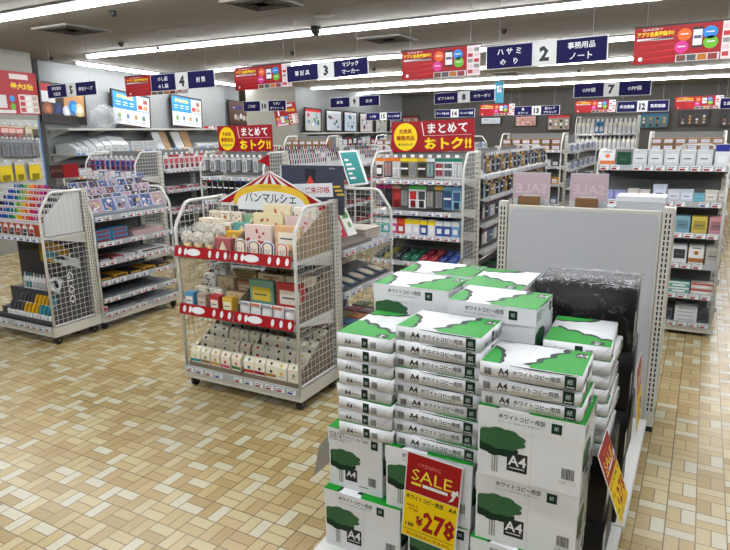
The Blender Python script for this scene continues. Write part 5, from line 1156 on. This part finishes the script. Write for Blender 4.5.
aisle_sign((434, 93.5), (495, 88.8), (435, 104.5), 9.0, 8, ['ギフトBOX'], ['カラーポリ'], 'navy and white hanging aisle sign numbered 8')
aisle_sign((574, 83.5), (652, 79.5), (574, 98), 9.0, 7, ['OPP袋'], ['OPP袋'], 'navy and white hanging aisle sign numbered 7')
aisle_sign((366, 113), (401, 112), (367, 120.5), 13.0, 15, ['レジ袋'], ['チャック付袋'], 'distant hanging aisle sign numbered 15')
aisle_sign((435, 109.8), (475, 108.6), (435, 117.8), 13.0, 14, ['フードBOX'], ['ペーパー容器'], 'distant hanging aisle sign numbered 14')
aisle_sign((514, 106.8), (560, 105), (514, 115.8), 13.0, 13, ['箸', 'スプーン'], ['紙コップ', 'プラコップ'], 'distant hanging aisle sign numbered 13')
aisle_sign((617, 101.5), (669.5, 99.6), (617, 112.5), 13.0, 12, ['弁当容器'], ['惣菜容器'], 'distant hanging aisle sign numbered 12')
aisle_sign((720.5, 98), (775, 96), (720.5, 109), 13.0, 11, ['食品容器'], ['食品容器'], 'distant hanging aisle sign cut by the right edge of the view')
def banner(tl, tr, bl, Yp, label, grp):
    M, w, h = plane_from(tl, tr, bl, Yp); e = empty('promotion_banner', M, label, 'banner', grp)
    m = MB(); m.box(0, w, 0, .006, 0, h, RED); W = lambda a: a*w; H_ = lambda a: a*h
    for i in range(5): m.poly([(W(.0), -.0006, H_(.1+.18*i)), (W(.40), -.0006, H_(.16+.17*i)), (W(.40), -.0006, H_(.21+.17*i))], K((206, 40, 46)))
    m.text('アプリ会員募集中!!', (W(.03), 0, H_(.74)), X, Z_, H_(.14), YEL, w=W(.36), align='f', bold=.04); m.rect((W(.03), 0, H_(.64)), X, Z_, W(.36), H_(.06), PAPER); m.text('会員登録で', (W(.08), 0, H_(.91)), X, Z_, H_(.05), PAPER, w=W(.2), align='f')
    m.disc((W(.075), 0, H_(.14)), X, Z_, H_(.06), H_(.06), PAPER, 14)
    for cx, cy, c in ((.49, .73, (240, 110, 40)), (.47, .40, (220, 60, 150)), (.73, .74, (50, 140, 220)), (.74, .48, (110, 190, 50))): m.disc((W(cx), 0, H_(cy)), X, Z_, H_(.18), H_(.17), K(c), 18); m.rect((W(cx)-H_(.1), 0, H_(cy)), X, Z_, H_(.2), H_(.03), PAPER, .0012)
    m.rect((W(.42), 0, H_(.0)), X, Z_, W(.41), H_(.20), PAPERG); m.rect((W(.565), 0, H_(.36)), X, Z_, W(.10), H_(.55), INK, .0010); m.rect((W(.572), 0, H_(.42)), X, Z_, W(.086), H_(.42), PAPER, .0016); m.rect((W(.58), 0, H_(.6)), X, Z_, W(.07), H_(.08), K((90, 90, 120)), .0022)
    for i, c in enumerate(((120, 80, 60), (90, 90, 96), (190, 120, 40), (150, 60, 60))): m.rect((W(.43+.098*i), 0, H_(.02)), X, Z_, W(.085), H_(.16), K(c), .0012)
    m.rect((W(.84), 0, 0), X, Z_, W(.16), h, K((238, 226, 226)), .0008)
    for i in range(5):
        for j in range(2): m.rect((W(.85+.075*j), 0, H_(.08+.18*i)), X, Z_, W(.06), H_(.12), K(((200, 60, 70), (230, 200, 210), (150, 150, 150))[(i+j) % 3]), .0014)
    m.obj('printed_sheet', e); m = MB(); m.box(-.003, w+.003, -.004, .010, h, h+.012, BLACK); m.obj('top_rail', e); wires(e, w, h+.012, CZ-M.translation.z-h-.015)
banner((635, 29), (742, 19), (634, 65), 5.45, 'red app membership banner at the top right corner of the view', 'large red banners')
banner((401.5, 52), (480.5, 44.5), (401.5, 80.5), 5.75, 'red app membership banner between aisle signs 3 and 2', 'large red banners')
banner((234, 69), (291, 63), (234, 91), 5.9, 'red app membership banner just left of aisle sign 3', 'large red banners')
banner((124.5, 77.5), (186, 72), (126, 97), 5.9, 'red app membership banner partly behind aisle sign 4', 'large red banners')
banner((480, 104.8), (515, 103.5), (480, 116), 13.2, 'distant small red banner left of aisle sign 13', 'small distant red banners')
banner((575.5, 101), (616, 99.5), (575.5, 113), 13.2, 'distant small red banner between aisle signs 13 and 12', 'small distant red banners')
banner((675.5, 97), (724, 95), (676, 109.5), 13.2, 'distant small red banner between aisle signs 12 and 11', 'small distant red banners')
def header(tl, tr, bl, Yp, label, zfoot):
    M, w, h = plane_from(tl, tr, bl, Yp); e = empty('rack_header_sign', M, label, 'header sign', 'red and yellow rack header signs')
    R2 = K((160, 22, 34), .4); Yl = K((250, 216, 30), .4); m = MB(); m.box(0, w, 0, .01, 0, h, R2, .002)
    m.disc((w*.175, 0, h*.50), X, Z_, w*.148, h*.455, Yl, 32)
    R3_ = K((170, 60, 20), .4)
    m.text('文房具', (w*.175, 0, h*.60), X, Z_, h*.16, R3_, w=w*.17, align='c', bold=.03, off=.0016); m.text('事務用品', (w*.175, 0, h*.37), X, Z_, h*.17, R3_, w=w*.23, align='c', bold=.03, off=.0016); m.text('まとめパック', (w*.175, 0, h*.20), X, Z_, h*.09, NAVY, w=w*.2, align='c', bold=.04, off=.0016)
    m.text('まとめて', (w*.45, 0, h*.58), X, Z_, h*.33, PAPER, w=w*.47, align='f', bold=.025); m.text('おトク!!', (w*.41, 0, h*.07), X, Z_, h*.38, Yl, w=w*.56, align='f', bold=.04)
    m.poly([(w*.375, -.001, h*.95), (w*.385, -.001, h*.95), (w*.41, -.001, h*.52), (w*.40, -.001, h*.52)], PAPER); m.rect((w*.40, 0, h*.515), X, Z_, w*.57, h*.008, PAPER); m.obj('board', e)
    for q in (.15, .8):
        m = MB(); m.box(w*q, w*q+.014, .0105, .018, zfoot-M.translation.z, h*.7, CREAM); m.obj('support_bar', e)
header((391.5, 122.3), (474.5, 118.6), (391, 152.3), 5.60, 'large red sign with yellow circle over the middle rack of hanging packs', 1.412)
header((217, 126.2), (271.5, 124.4), (217.3, 151.5), 5.70, 'smaller red sign with yellow circle over the left rack of dark packs', 1.412)

# ================================================================ POSTERS ON THE WALLS
FR = K((44, 34, 28), .4)
def poster(tl, tr, bl, off, kind, label, seed=0, P0=None, n=None, th=.03, frame=True, grp=None):
    P0 = P0 if P0 is not None else W0+WN*off; n = n or WN
    M, w, h = plane_from(tl, tr, bl, 0, P0=P0, n=n); e = empty('framed_poster' if frame else 'wall_poster', M, label, 'poster', grp)
    fw_ = .035 if frame else .0
    m = MB(); 
    if frame: 
        m.box(0, w, 0, th, 0, fw_, FR); m.box(0, w, 0, th, h-fw_, h, FR); m.box(0, fw_, 0, th, fw_, h-fw_, FR); m.box(w-fw_, w, 0, th, fw_, h-fw_, FR); m.obj('frame', e)
    m = MB(); m.box(fw_, w-fw_, .006, .014, fw_, h-fw_, PAPER); iw, ih = w-2*fw_, h-2*fw_
    def R_(a, b, c, d, col, off_=.001): m.rect((fw_+a*iw, .006, fw_+b*ih), X, Z_, c*iw, d*ih, K(col), off_)
    def D_(a, b, r1, col, off_=.002): m.disc((fw_+a*iw, .006, fw_+b*ih), X, Z_, r1*ih, r1*ih, K(col), 16, off_)
    r = random.Random(seed)
    if kind == 'screen':
        R_(0, .48, 1, .52, (40, 140, 210)); m.text('梱包用品', (fw_+.10*iw, .006, fw_+.80*ih), X, Z_, ih*.13, YEL, w=iw*.44, align='f', bold=.03, off=.002); R_(.64, .5, .36, .48, (226, 214, 210), .002)
        for i in range(4): R_(.67+.15*(i % 2), .56+.2*(i//2), .12, .14, ((190, 60, 60), (220, 150, 120), (240, 240, 240), (150, 90, 70))[i], .003)
        for i in range(3): R_(.08+.18*i, .68, .12, .03, (220, 236, 246), .002); R_(.08+.18*i, .60, .12, .025, (220, 236, 246), .002)
        for i, c in enumerate(((110, 160, 80), (120, 140, 170), (190, 150, 90), (90, 130, 110))): D_(.16+.22*i, .27, .09, c); R_(.10+.22*i, .10, .13, .04, (170, 190, 210), .002)
    elif kind == 'tape':
        R_(0, 0, 1, 1, (46, 34, 30)); R_(0, .80, .24, .2, (200, 40, 50), .002); R_(0, .5, .3, .3, (236, 236, 236), .002); R_(.5, .2, .5, .75, (190, 140, 90), .002)
        for a, b, c, rr in ((.12, .32, (150, 90, 60), .2), (.35, .32, (40, 50, 90), .2), (.55, .30, (210, 214, 224), .16), (.72, .42, (40, 120, 190), .22), (.86, .36, (220, 200, 150), .2)): D_(a, b, rr, c, .003); D_(a+.01, b, rr*.5, shade(c, 1.4), .004)
        R_(.0, .0, 1, .18, (30, 24, 22), .0045)
    elif kind == 'food':
        R_(0, 0, 1, 1, (96, 64, 50)); R_(.1, .66, .45, .16, (60, 40, 110), .002); m.text('P 業務', (fw_+.14*iw, .006, fw_+.7*ih), X, Z_, ih*.08, PAPER, off=.003)
        for i in range(6): D_(.25+.12*i, .25+.3*r.random(), .13, ((226, 220, 212), (190, 170, 150), (240, 240, 240))[i % 3], .003+.0004*i)
    elif kind == 'photo':
        R_(0, 0, 1, 1, ((190, 192, 190), (206, 212, 220), (200, 214, 226), (214, 206, 206), (206, 206, 196))[seed % 5]); R_(0, .88, 1, .12, ((200, 40, 40), (236, 236, 240), (236, 236, 240), (236, 236, 236), (60, 60, 70))[seed % 5], .002)
        for i in range(12): D_(.15+.7*r.random(), .12+.66*r.random(), .03+.07*r.random(), r.choice([(190, 50, 60), (60, 110, 170), (70, 130, 100), (60, 60, 66), (226, 226, 226), (120, 150, 190)]), .003+.0003*i)
    elif kind == 'app':
        R_(0, 0, 1, 1, (170, 26, 36)); m.text('会員募集', (fw_+.05*iw, .006, fw_+.86*ih), X, Z_, ih*.08, YEL, w=iw*.3, align='f', bold=.03, off=.002); R_(.14, .42, .10, .36, (30, 30, 34), .002); R_(.155, .47, .07, .27, (226, 226, 230), .003)
        R_(.5, .82, .34, .12, (226, 210, 206), .002); m.text('最大5倍', (fw_+.5*iw, .006, fw_+.58*ih), X, Z_, ih*.16, YEL, w=iw*.42, align='f', bold=.03, off=.002)
        for a, b, c in ((.12, .34, (240, 150, 60)), (.12, .17, (226, 120, 190)), (.50, .36, (60, 150, 220)), (.50, .18, (110, 190, 60))): D_(a, b, .08, c, .003)
        R_(.22, .14, .18, .3, (220, 214, 214), .002); R_(.62, .03, .36, .44, (226, 216, 214), .002)
        for i in range(9): R_(.64+.115*(i % 3), .06+.14*(i//3), .09, .10, ((196, 60, 60), (240, 236, 230), (190, 170, 150))[i % 3], .003)
        R_(.04, .02, .5, .08, (226, 220, 216), .002)
    elif kind == 'goods':
        bg = ((200, 150, 140), (150, 140, 130), (70, 110, 120), (60, 60, 62))[seed % 4]; R_(0, 0, 1, 1, bg); R_(0, .84, 1, .16, ((220, 170, 160), (196, 40, 44), (40, 90, 130), (50, 50, 56))[seed % 4], .002)
        for i in range(12): D_(.12+.25*(i % 4), .15+.24*(i//4), .09, r.choice([(40, 34, 34), (206, 180, 160), (150, 90, 70), (226, 226, 220), (190, 150, 90)]), .003+.0002*i)
    m.obj('print', e); return e
poster((38.2, 80), (84.3, 87.5), (42.5, 122), .12, 'tape', 'dark framed poster of packing tape rolls behind aisle sign 5', 1)
poster((111, 88), (150, 97), (113.3, 124.3), .12, 'screen', 'bright blue and white framed poster with four items, left of the two on the wall shelf', 2)
poster((170.5, 93.5), (201.5, 99.5), (172, 126.2), .12, 'screen', 'bright blue and white framed poster with four items, right of the two on the wall shelf', 3)
poster((228.3, 99.5), (252, 103), (229.5, 124.8), .12, 'food', 'brown framed poster behind aisle sign 10', 4)
for i, (x0, x1, y0, y1, yb) in enumerate(((304.5, 321.5, 107, 109, 131.5), (326, 342, 109.3, 110.5, 131.5), (344, 357, 111, 112, 132), (359.8, 373, 112.4, 113.2, 132.6), (375.5, 387.5, 114, 114.8, 133), (389.5, 396, 115.8, 116.2, 133))):
    poster((x0, y0), (x1, y1), (x0+.3, yb), 0, 'photo', '%s, %s of six along the far wall' % (('framed poster with a red top band', 'pale framed poster', 'light blue framed poster', 'pinkish framed poster', 'small grey framed poster', 'narrow framed poster half hidden by the header sign')[i], ordn[0] if False else ('first from the left', 'second', 'third', 'fourth', 'fifth', 'last')[i]), i, P0=FA+FN*.15, n=FN)
poster((-22, 67.5), (35.5, 73.5), (-21, 113.5), 0, 'app', 'large red membership poster on the pilaster at the left edge', 9, P0=PF+WN*.012, frame=False)
poster((272.5, 105.5), (295, 101.5), (273, 128), 0, 'app', 'small red poster on the far pilaster', 10, P0=qa+QN*.012, n=QN, frame=False)
BN = Vector((0, -1, 0)); 
def bposter(tl, tr, bl, kind, label, seed, Yp=19.9):
    M, w, h = plane_from(tl, tr, bl, Yp)
    return poster(tl, tr, bl, 0, kind, label, seed, P0=Vector((0, Yp, 0)), n=BN, th=.04)
for q in (((480.5, 117), (501.5, 116.6), (480.5, 125), 'photo', 'colourful distant poster below the small banner left of aisle sign 13', 1), ((514.8, 115.8), (537, 115), (514.8, 127), 'goods', 'pinkish distant goods poster under aisle sign 13', 0), ((547, 114.8), (571, 114), (547, 131), 'goods', 'distant goods poster with red top band right of aisle sign 13', 1),
          ((639.8, 112.5), (670, 111.5), (639.8, 128.8), 'goods', 'dark teal distant poster under aisle sign 12', 2), ((679, 110.8), (710, 109.8), (679, 126), 'goods', 'dark distant poster under the rightmost small banner', 3), ((721, 109.5), (752, 108.5), (721, 127), 'goods', 'dark distant poster cut by the right edge', 3), ((402, 116), (419, 115.8), (402, 126), 'goods', 'distant poster above the header sign', 1)):
    bposter(*q)
# white cloth-like bags and small sign between the posters
m = MB(); p = on(499.5, 90, 1, 14); m.box(-.09, .09, -.02, .02, -.28, .18, K((60, 160, 190), .4), .004); m.rect((-.05, -.02, -.05), X, Z_, .1, .14, PAPER, .001); m.text('↑', (-.03, -.02, -.03), X, Z_, .1, K((20, 120, 90)), off=.002); m.wire((0, 0, .18), (0, 0, CZ-p.z), .006, CHROME)
tag(m.obj('exit_sign', None, T(p.x, p.y, p.z)), 'small blue-green and white emergency exit sign hanging above aisle sign 8', 'sign')

# ================================================================ SHELVING ALONG THE OBLIQUE LEFT WALL
ANG = math.atan2(WD.y, WD.x)        # local +x along the wall away from the viewer; front must face WN
FRM = [W0, WD, WN]
def wl(s, off, z, rz=0): 
    p = FRM[0]+FRM[1]*s+FRM[2]*off; return T(p.x, p.y, z, math.atan2(FRM[1].y, FRM[1].x)+rz)
# local frame: +x = WD, -y = right-hand side of WD = WN
def wallshelf(s0, s1, off, z, d, label, rail=None, th=.03):
    e = empty('wall_shelf', wl(s0, 0, z), label, 'shelf'); L = s1-s0
    m = MB(); m.box(0, L, -off, -off+d, -th, 0, WHITE); m.obj('shelf_board', e)
    m = MB(); m.box(0, L, -off+d, -.001, -th, 0, WHITE)
    k = 0.05
    while k < L: m.prism([(-.002, -th), (-.002, -th-.12), (-off+.05, -th-.01), (-off+.05, -th)], k, k+.02, WHITE, 'x'); k += .9
    m.obj('shelf_bracket', e)
    if rail:
        m = MB(); m.box(0, L, -off-.01, -off, -.035, .01, PAPERG); r = random.Random(int(z*10)); x = .02
        while x < L-.1:
            m.rect((x, -off-.01, -.03), X, Z_, .09, .035, K(r.choice([(60, 120, 190), (226, 226, 228), (90, 150, 210), (220, 150, 60), (236, 236, 236)])), .001); x += .12
        m.obj('price_rail', e)
    return e
sN = 6.5
wallshelf(.03, sN, .42, 1.735, .40, 'long white upper shelf on the left wall carrying the framed posters')
wallshelf(.03, sN, .48, 1.33, .46, 'long white middle shelf on the left wall with blue price tags', rail=True)
wallshelf(.03, sN, .48, .95, .46, 'long lower shelf on the left wall behind the second row of racks', rail=True)
wallshelf(.03, sN, .48, .55, .46, 'lowest long shelf on the left wall', rail=True)
FRM[:] = [FA, FD, FN]; s2 = .03; s3 = 5.6
wallshelf(s2, s3, .42, 1.60, .40, 'far left wall shelf carrying the row of six posters')
wallshelf(s2, s3, .48, 1.22, .46, 'far left wall middle shelf with dark and white goods', rail=True)
wallshelf(s2, s3, .48, .85, .46, 'far left wall lower shelf', rail=True)
FRM[:] = [W0, WD, WN]
def wput(me, name, s, off, z, label, cat, grp, rz=0, rx=0): return inst(me, name, wl(s, off, z+.0006, rz) @ T(0, 0, 0, 0, rx), label, cat, grp)
# bulky clear bag left of the first bright poster
bm = bmesh.new(); bmesh.ops.create_icosphere(bm, subdivisions=4, radius=1)
from mathutils import noise
for v in bm.verts:
    n_ = noise.noise(v.co*2.2)*.16+noise.noise(v.co*6)*.05; v.co = Vector((v.co.x*.40*(1+n_), v.co.y*.13*(1+n_), .20+max(-.199, v.co.z*.21*(1+n_))))
me = bpy.data.meshes.new('plastic_bag'); bm.to_mesh(me); bm.free(); me.materials.append(film('cloudy_plastic', .38, .9, 12, .12, (200, 206, 208))); me.polygons.foreach_set('use_smooth', [True]*len(me.polygons))
wput(me, 'plastic_bag', 1.18, .26, 1.737, 'cloudy clear plastic bag lying on the upper wall shelf between the tape poster and the bright poster', 'bag', None)
for k in range(5): wput(block(.13, .10, .055, [(190, 50, 60), (226, 226, 226)][k % 2], (226, 226, 226), 0), 'small_box', 4.9+k*.16, .30, 1.736, 'small red or white box on the upper wall shelf beside the second bright poster', 'box', 'small red and white boxes upper wall shelf')
bag = P('white_bag_film', (216, 220, 222), .35, bump=.5, scale=10)
def sack(w, d, h, seed, m=bag):
    b = MB(); r = random.Random(seed); n = 8; vs = []; fs = []
    prof = [(0, 0), (.0, .1), (.03, .7), (.12, 1.0)]
    b.prism([(0, 0), (0, h*.45), (d*.35, h*.95), (d*.7, h), (d, h*.9), (d, 0)], -w/2, w/2, m, 'x'); b.rect((-w*.2, 0, h*.12), X, Z_, w*.25, h*.06, GINK)
    return b.mesh('paper_sack')
for k, (s, w, h, t) in enumerate(((.25, .2, .16, 'small'), (.50, .22, .18, 'small'), (.78, .24, .21, 'small'), (1.10, .30, .24, 'middle-sized'), (1.45, .30, .26, 'middle-sized'), (1.80, .34, .28, 'large'), (2.18, .34, .26, 'large'))):
    wput(sack(w*.66, .40, h, k), 'white_packet', s*.64, .46, 1.331, '%s white sloping packet on the middle wall shelf, under the upper shelf left part' % t, 'packet', t+' white packets on the wall shelf')
for j in range(3):
    for k in range(2): wput(block(.42, .36, .055, (208, 212, 214), (190, 196, 200), 0), 'white_carton', 1.80+k*.44, .46, 1.331+j*.057, 'flat white carton stacked on the middle wall shelf under the first bright poster, %s' % ('lowest', 'middle', 'topmost')[j], 'carton', 'flat white cartons wall shelf %d' % j)
for k, (s, c, w, t) in enumerate(((2.64, (216, 218, 220), .26, 'white leaning board left of the brown one, nearer pair'), (2.90, (176, 146, 106), .22, 'brown leaning board of the nearer pair'), (3.38, (216, 218, 220), .32, 'white leaning board of the farther pair'), (3.72, (176, 140, 96), .30, 'brown leaning board of the farther pair'))):
    b = MB(); b.prism([(0, 0), (.02, 0), (.16, .34), (.14, .34)], -w/2, w/2, K(c, .6), 'x'); wput(b.mesh('leaning_board'), 'leaning_board', s, .42, 1.331, t+' on the middle wall shelf', 'board', None)
for k in range(5): wput(sack(.32, .38, .10, 9), 'white_packet', 4.2+k*.36, .46, 1.331, 'low white packet at the far end of the middle wall shelf', 'packet', 'low white packets far end')
for zt, nm_ in ((.95, 'lower'), (.55, 'lowest')):
    for k in range(14): wput(block(.34, .30, .18 if k % 3 else .13, [(214, 216, 220), (190, 194, 200), (120, 60, 70), (150, 156, 170)][(k*5+int(zt*10)) % 4], (226, 226, 228), 0), 'packet', .3+k*.44, .42, zt+.001, 'pale or red packet on the %s wall shelf' % nm_, 'packet', 'packets on the %s wall shelf' % nm_)
FRM[:] = [FA, FD, FN]
for zt, nm_, hh in ((1.22, 'middle', .26), (.85, 'lower', .2)):
    n_ = int((s3-s2-.2)/.26)
    for k in range(n_): wput(block(.2, .25, hh*(.7+.3*((k*7) % 3)/2), [(60, 60, 66), (206, 206, 208), (150, 60, 66), (60, 80, 120), (180, 184, 190)][(k*3+int(zt*5)) % 5], (226, 226, 230), 0), 'packet', s2+.2+k*.26, .40, zt+.001, 'mixed dark, red or white packet on the far %s wall shelf' % nm_, 'packet', 'packets on the far %s wall shelf' % nm_)
# small dark red sign under the packets
M, w, h = plane_from((49, 165.5), (77, 163), (49.5, 179), 5.25); m = MB(); m.box(0, w*.48, 0, .006, 0, h, K((66, 30, 32))); m.box(w*.48, w, 0, .006, 0, h, K((160, 24, 34))); m.text('オリジナル', (w*.05, 0, h*.4), X, Z_, h*.3, K((200, 150, 130)), w=w*.38, align='f'); m.box(w*.4, w*.44, .0065, .014, -.2, h*.5, CREAM)
tag(m.obj('small_sign', None, M), 'small dark red and bright red sign below the packets on the left wall', 'sign')

# ---------------------------------------------------------------- slat board with hooks on the left pilaster
PA = math.atan2(WD.y, WD.x)
def pilput(me, name, q, label, cat, grp, dy=.0):
    p = onp(q[0], q[1], PF+WN*(.055+dy), WN); return inst(me, name, T(p.x, p.y, p.z, PA), label, cat, grp)
s_a, s_b = -3.2, (pe-PF).dot(WD)-.03
e = empty('slat_board', T(*(PF+WN*.001), PA), 'pale board with hook rails on the left pilaster', 'slat board')
m = MB()
for z0 in np.arange(.3, 1.75, .12): m.box(s_a, s_b, -.010, -.0005, z0, z0+.112, K((196, 196, 192)))
m.obj('slats', e); m = MB(); m.box(s_b+.001, s_b+.03, -.012, -.0005, .3, 1.86, K((50, 110, 170))); m.obj('blue_edge', e)
hook = cached_hook(.055)
def pilrow(qs, gen, label, grp):
    for i, q in enumerate(qs):
        me = gen(i); p = onp(q[0], q[1], PF+WN*.055, WN); inst(me, 'hanging_pack', T(p.x, p.y, p.z, PA), label, 'hanging pack', grp)
        h = bpy.data.objects.new('peg_hook', hook); C.objects.link(h); h.parent = e; h.matrix_local = e.matrix_world.inverted() @ T(p.x, p.y, p.z+.0034, PA) @ T(0, -.0145, 0)
pilrow([(4, 125), (11.5, 125.5), (19, 126)], lambda i: blister(.15, .17, (206, 190, 170), (190, 60, 60), (226, 190, 180), 3), 'red and white square pack in the top hook row on the left pilaster', 'red packs on the pilaster')
pilrow([(28, 126), (35, 127)], lambda i: blister(.13, .17, (200, 190, 160), (196, 184, 150) if i == 0 else (110, 100, 80), (206, 200, 180) if i == 0 else (90, 84, 70), 3), 'beige pack in the top hook row on the left pilaster', 'beige packs on the pilaster')
pilrow([(2+4.3*k, 139+.15*k) for k in range(9)], lambda i: blister(.075, .26, (150, 150, 156), (90, 92, 96), (40, 42, 48), 0), 'slim dark pack in the second hook row on the left pilaster', 'slim dark packs on the pilaster')
pilrow([(5, 162.5), (19, 162), (34, 161.5)], lambda i: blister(.22 if i != 1 else .17, .27, (206, 206, 206), (226, 200, 40), (236, 206, 30), 3), 'yellow pack in the bottom hook row on the left pilaster', 'yellow packs on the pilaster')
# ================================================================ RENDER SETTINGS
sc = bpy.context.scene
w = bpy.data.worlds.new('world'); sc.world = w; w.use_nodes = True
w.node_tree.nodes['Background'].inputs[0].default_value = (.9, .92, 1, 1); w.node_tree.nodes['Background'].inputs[1].default_value = .08
sc.view_settings.view_transform = 'Standard'; sc.view_settings.look = 'None'; sc.view_settings.gamma = 1; sc.view_settings.use_curve_mapping = False
sc.view_settings.exposure = 2.28
sc.cycles.use_denoising = True; sc.cycles.max_bounces = 6; sc.cycles.diffuse_bounces = 1; sc.cycles.glossy_bounces = 3; sc.cycles.transparent_max_bounces = 16
sc.cycles.sample_clamp_indirect = 4
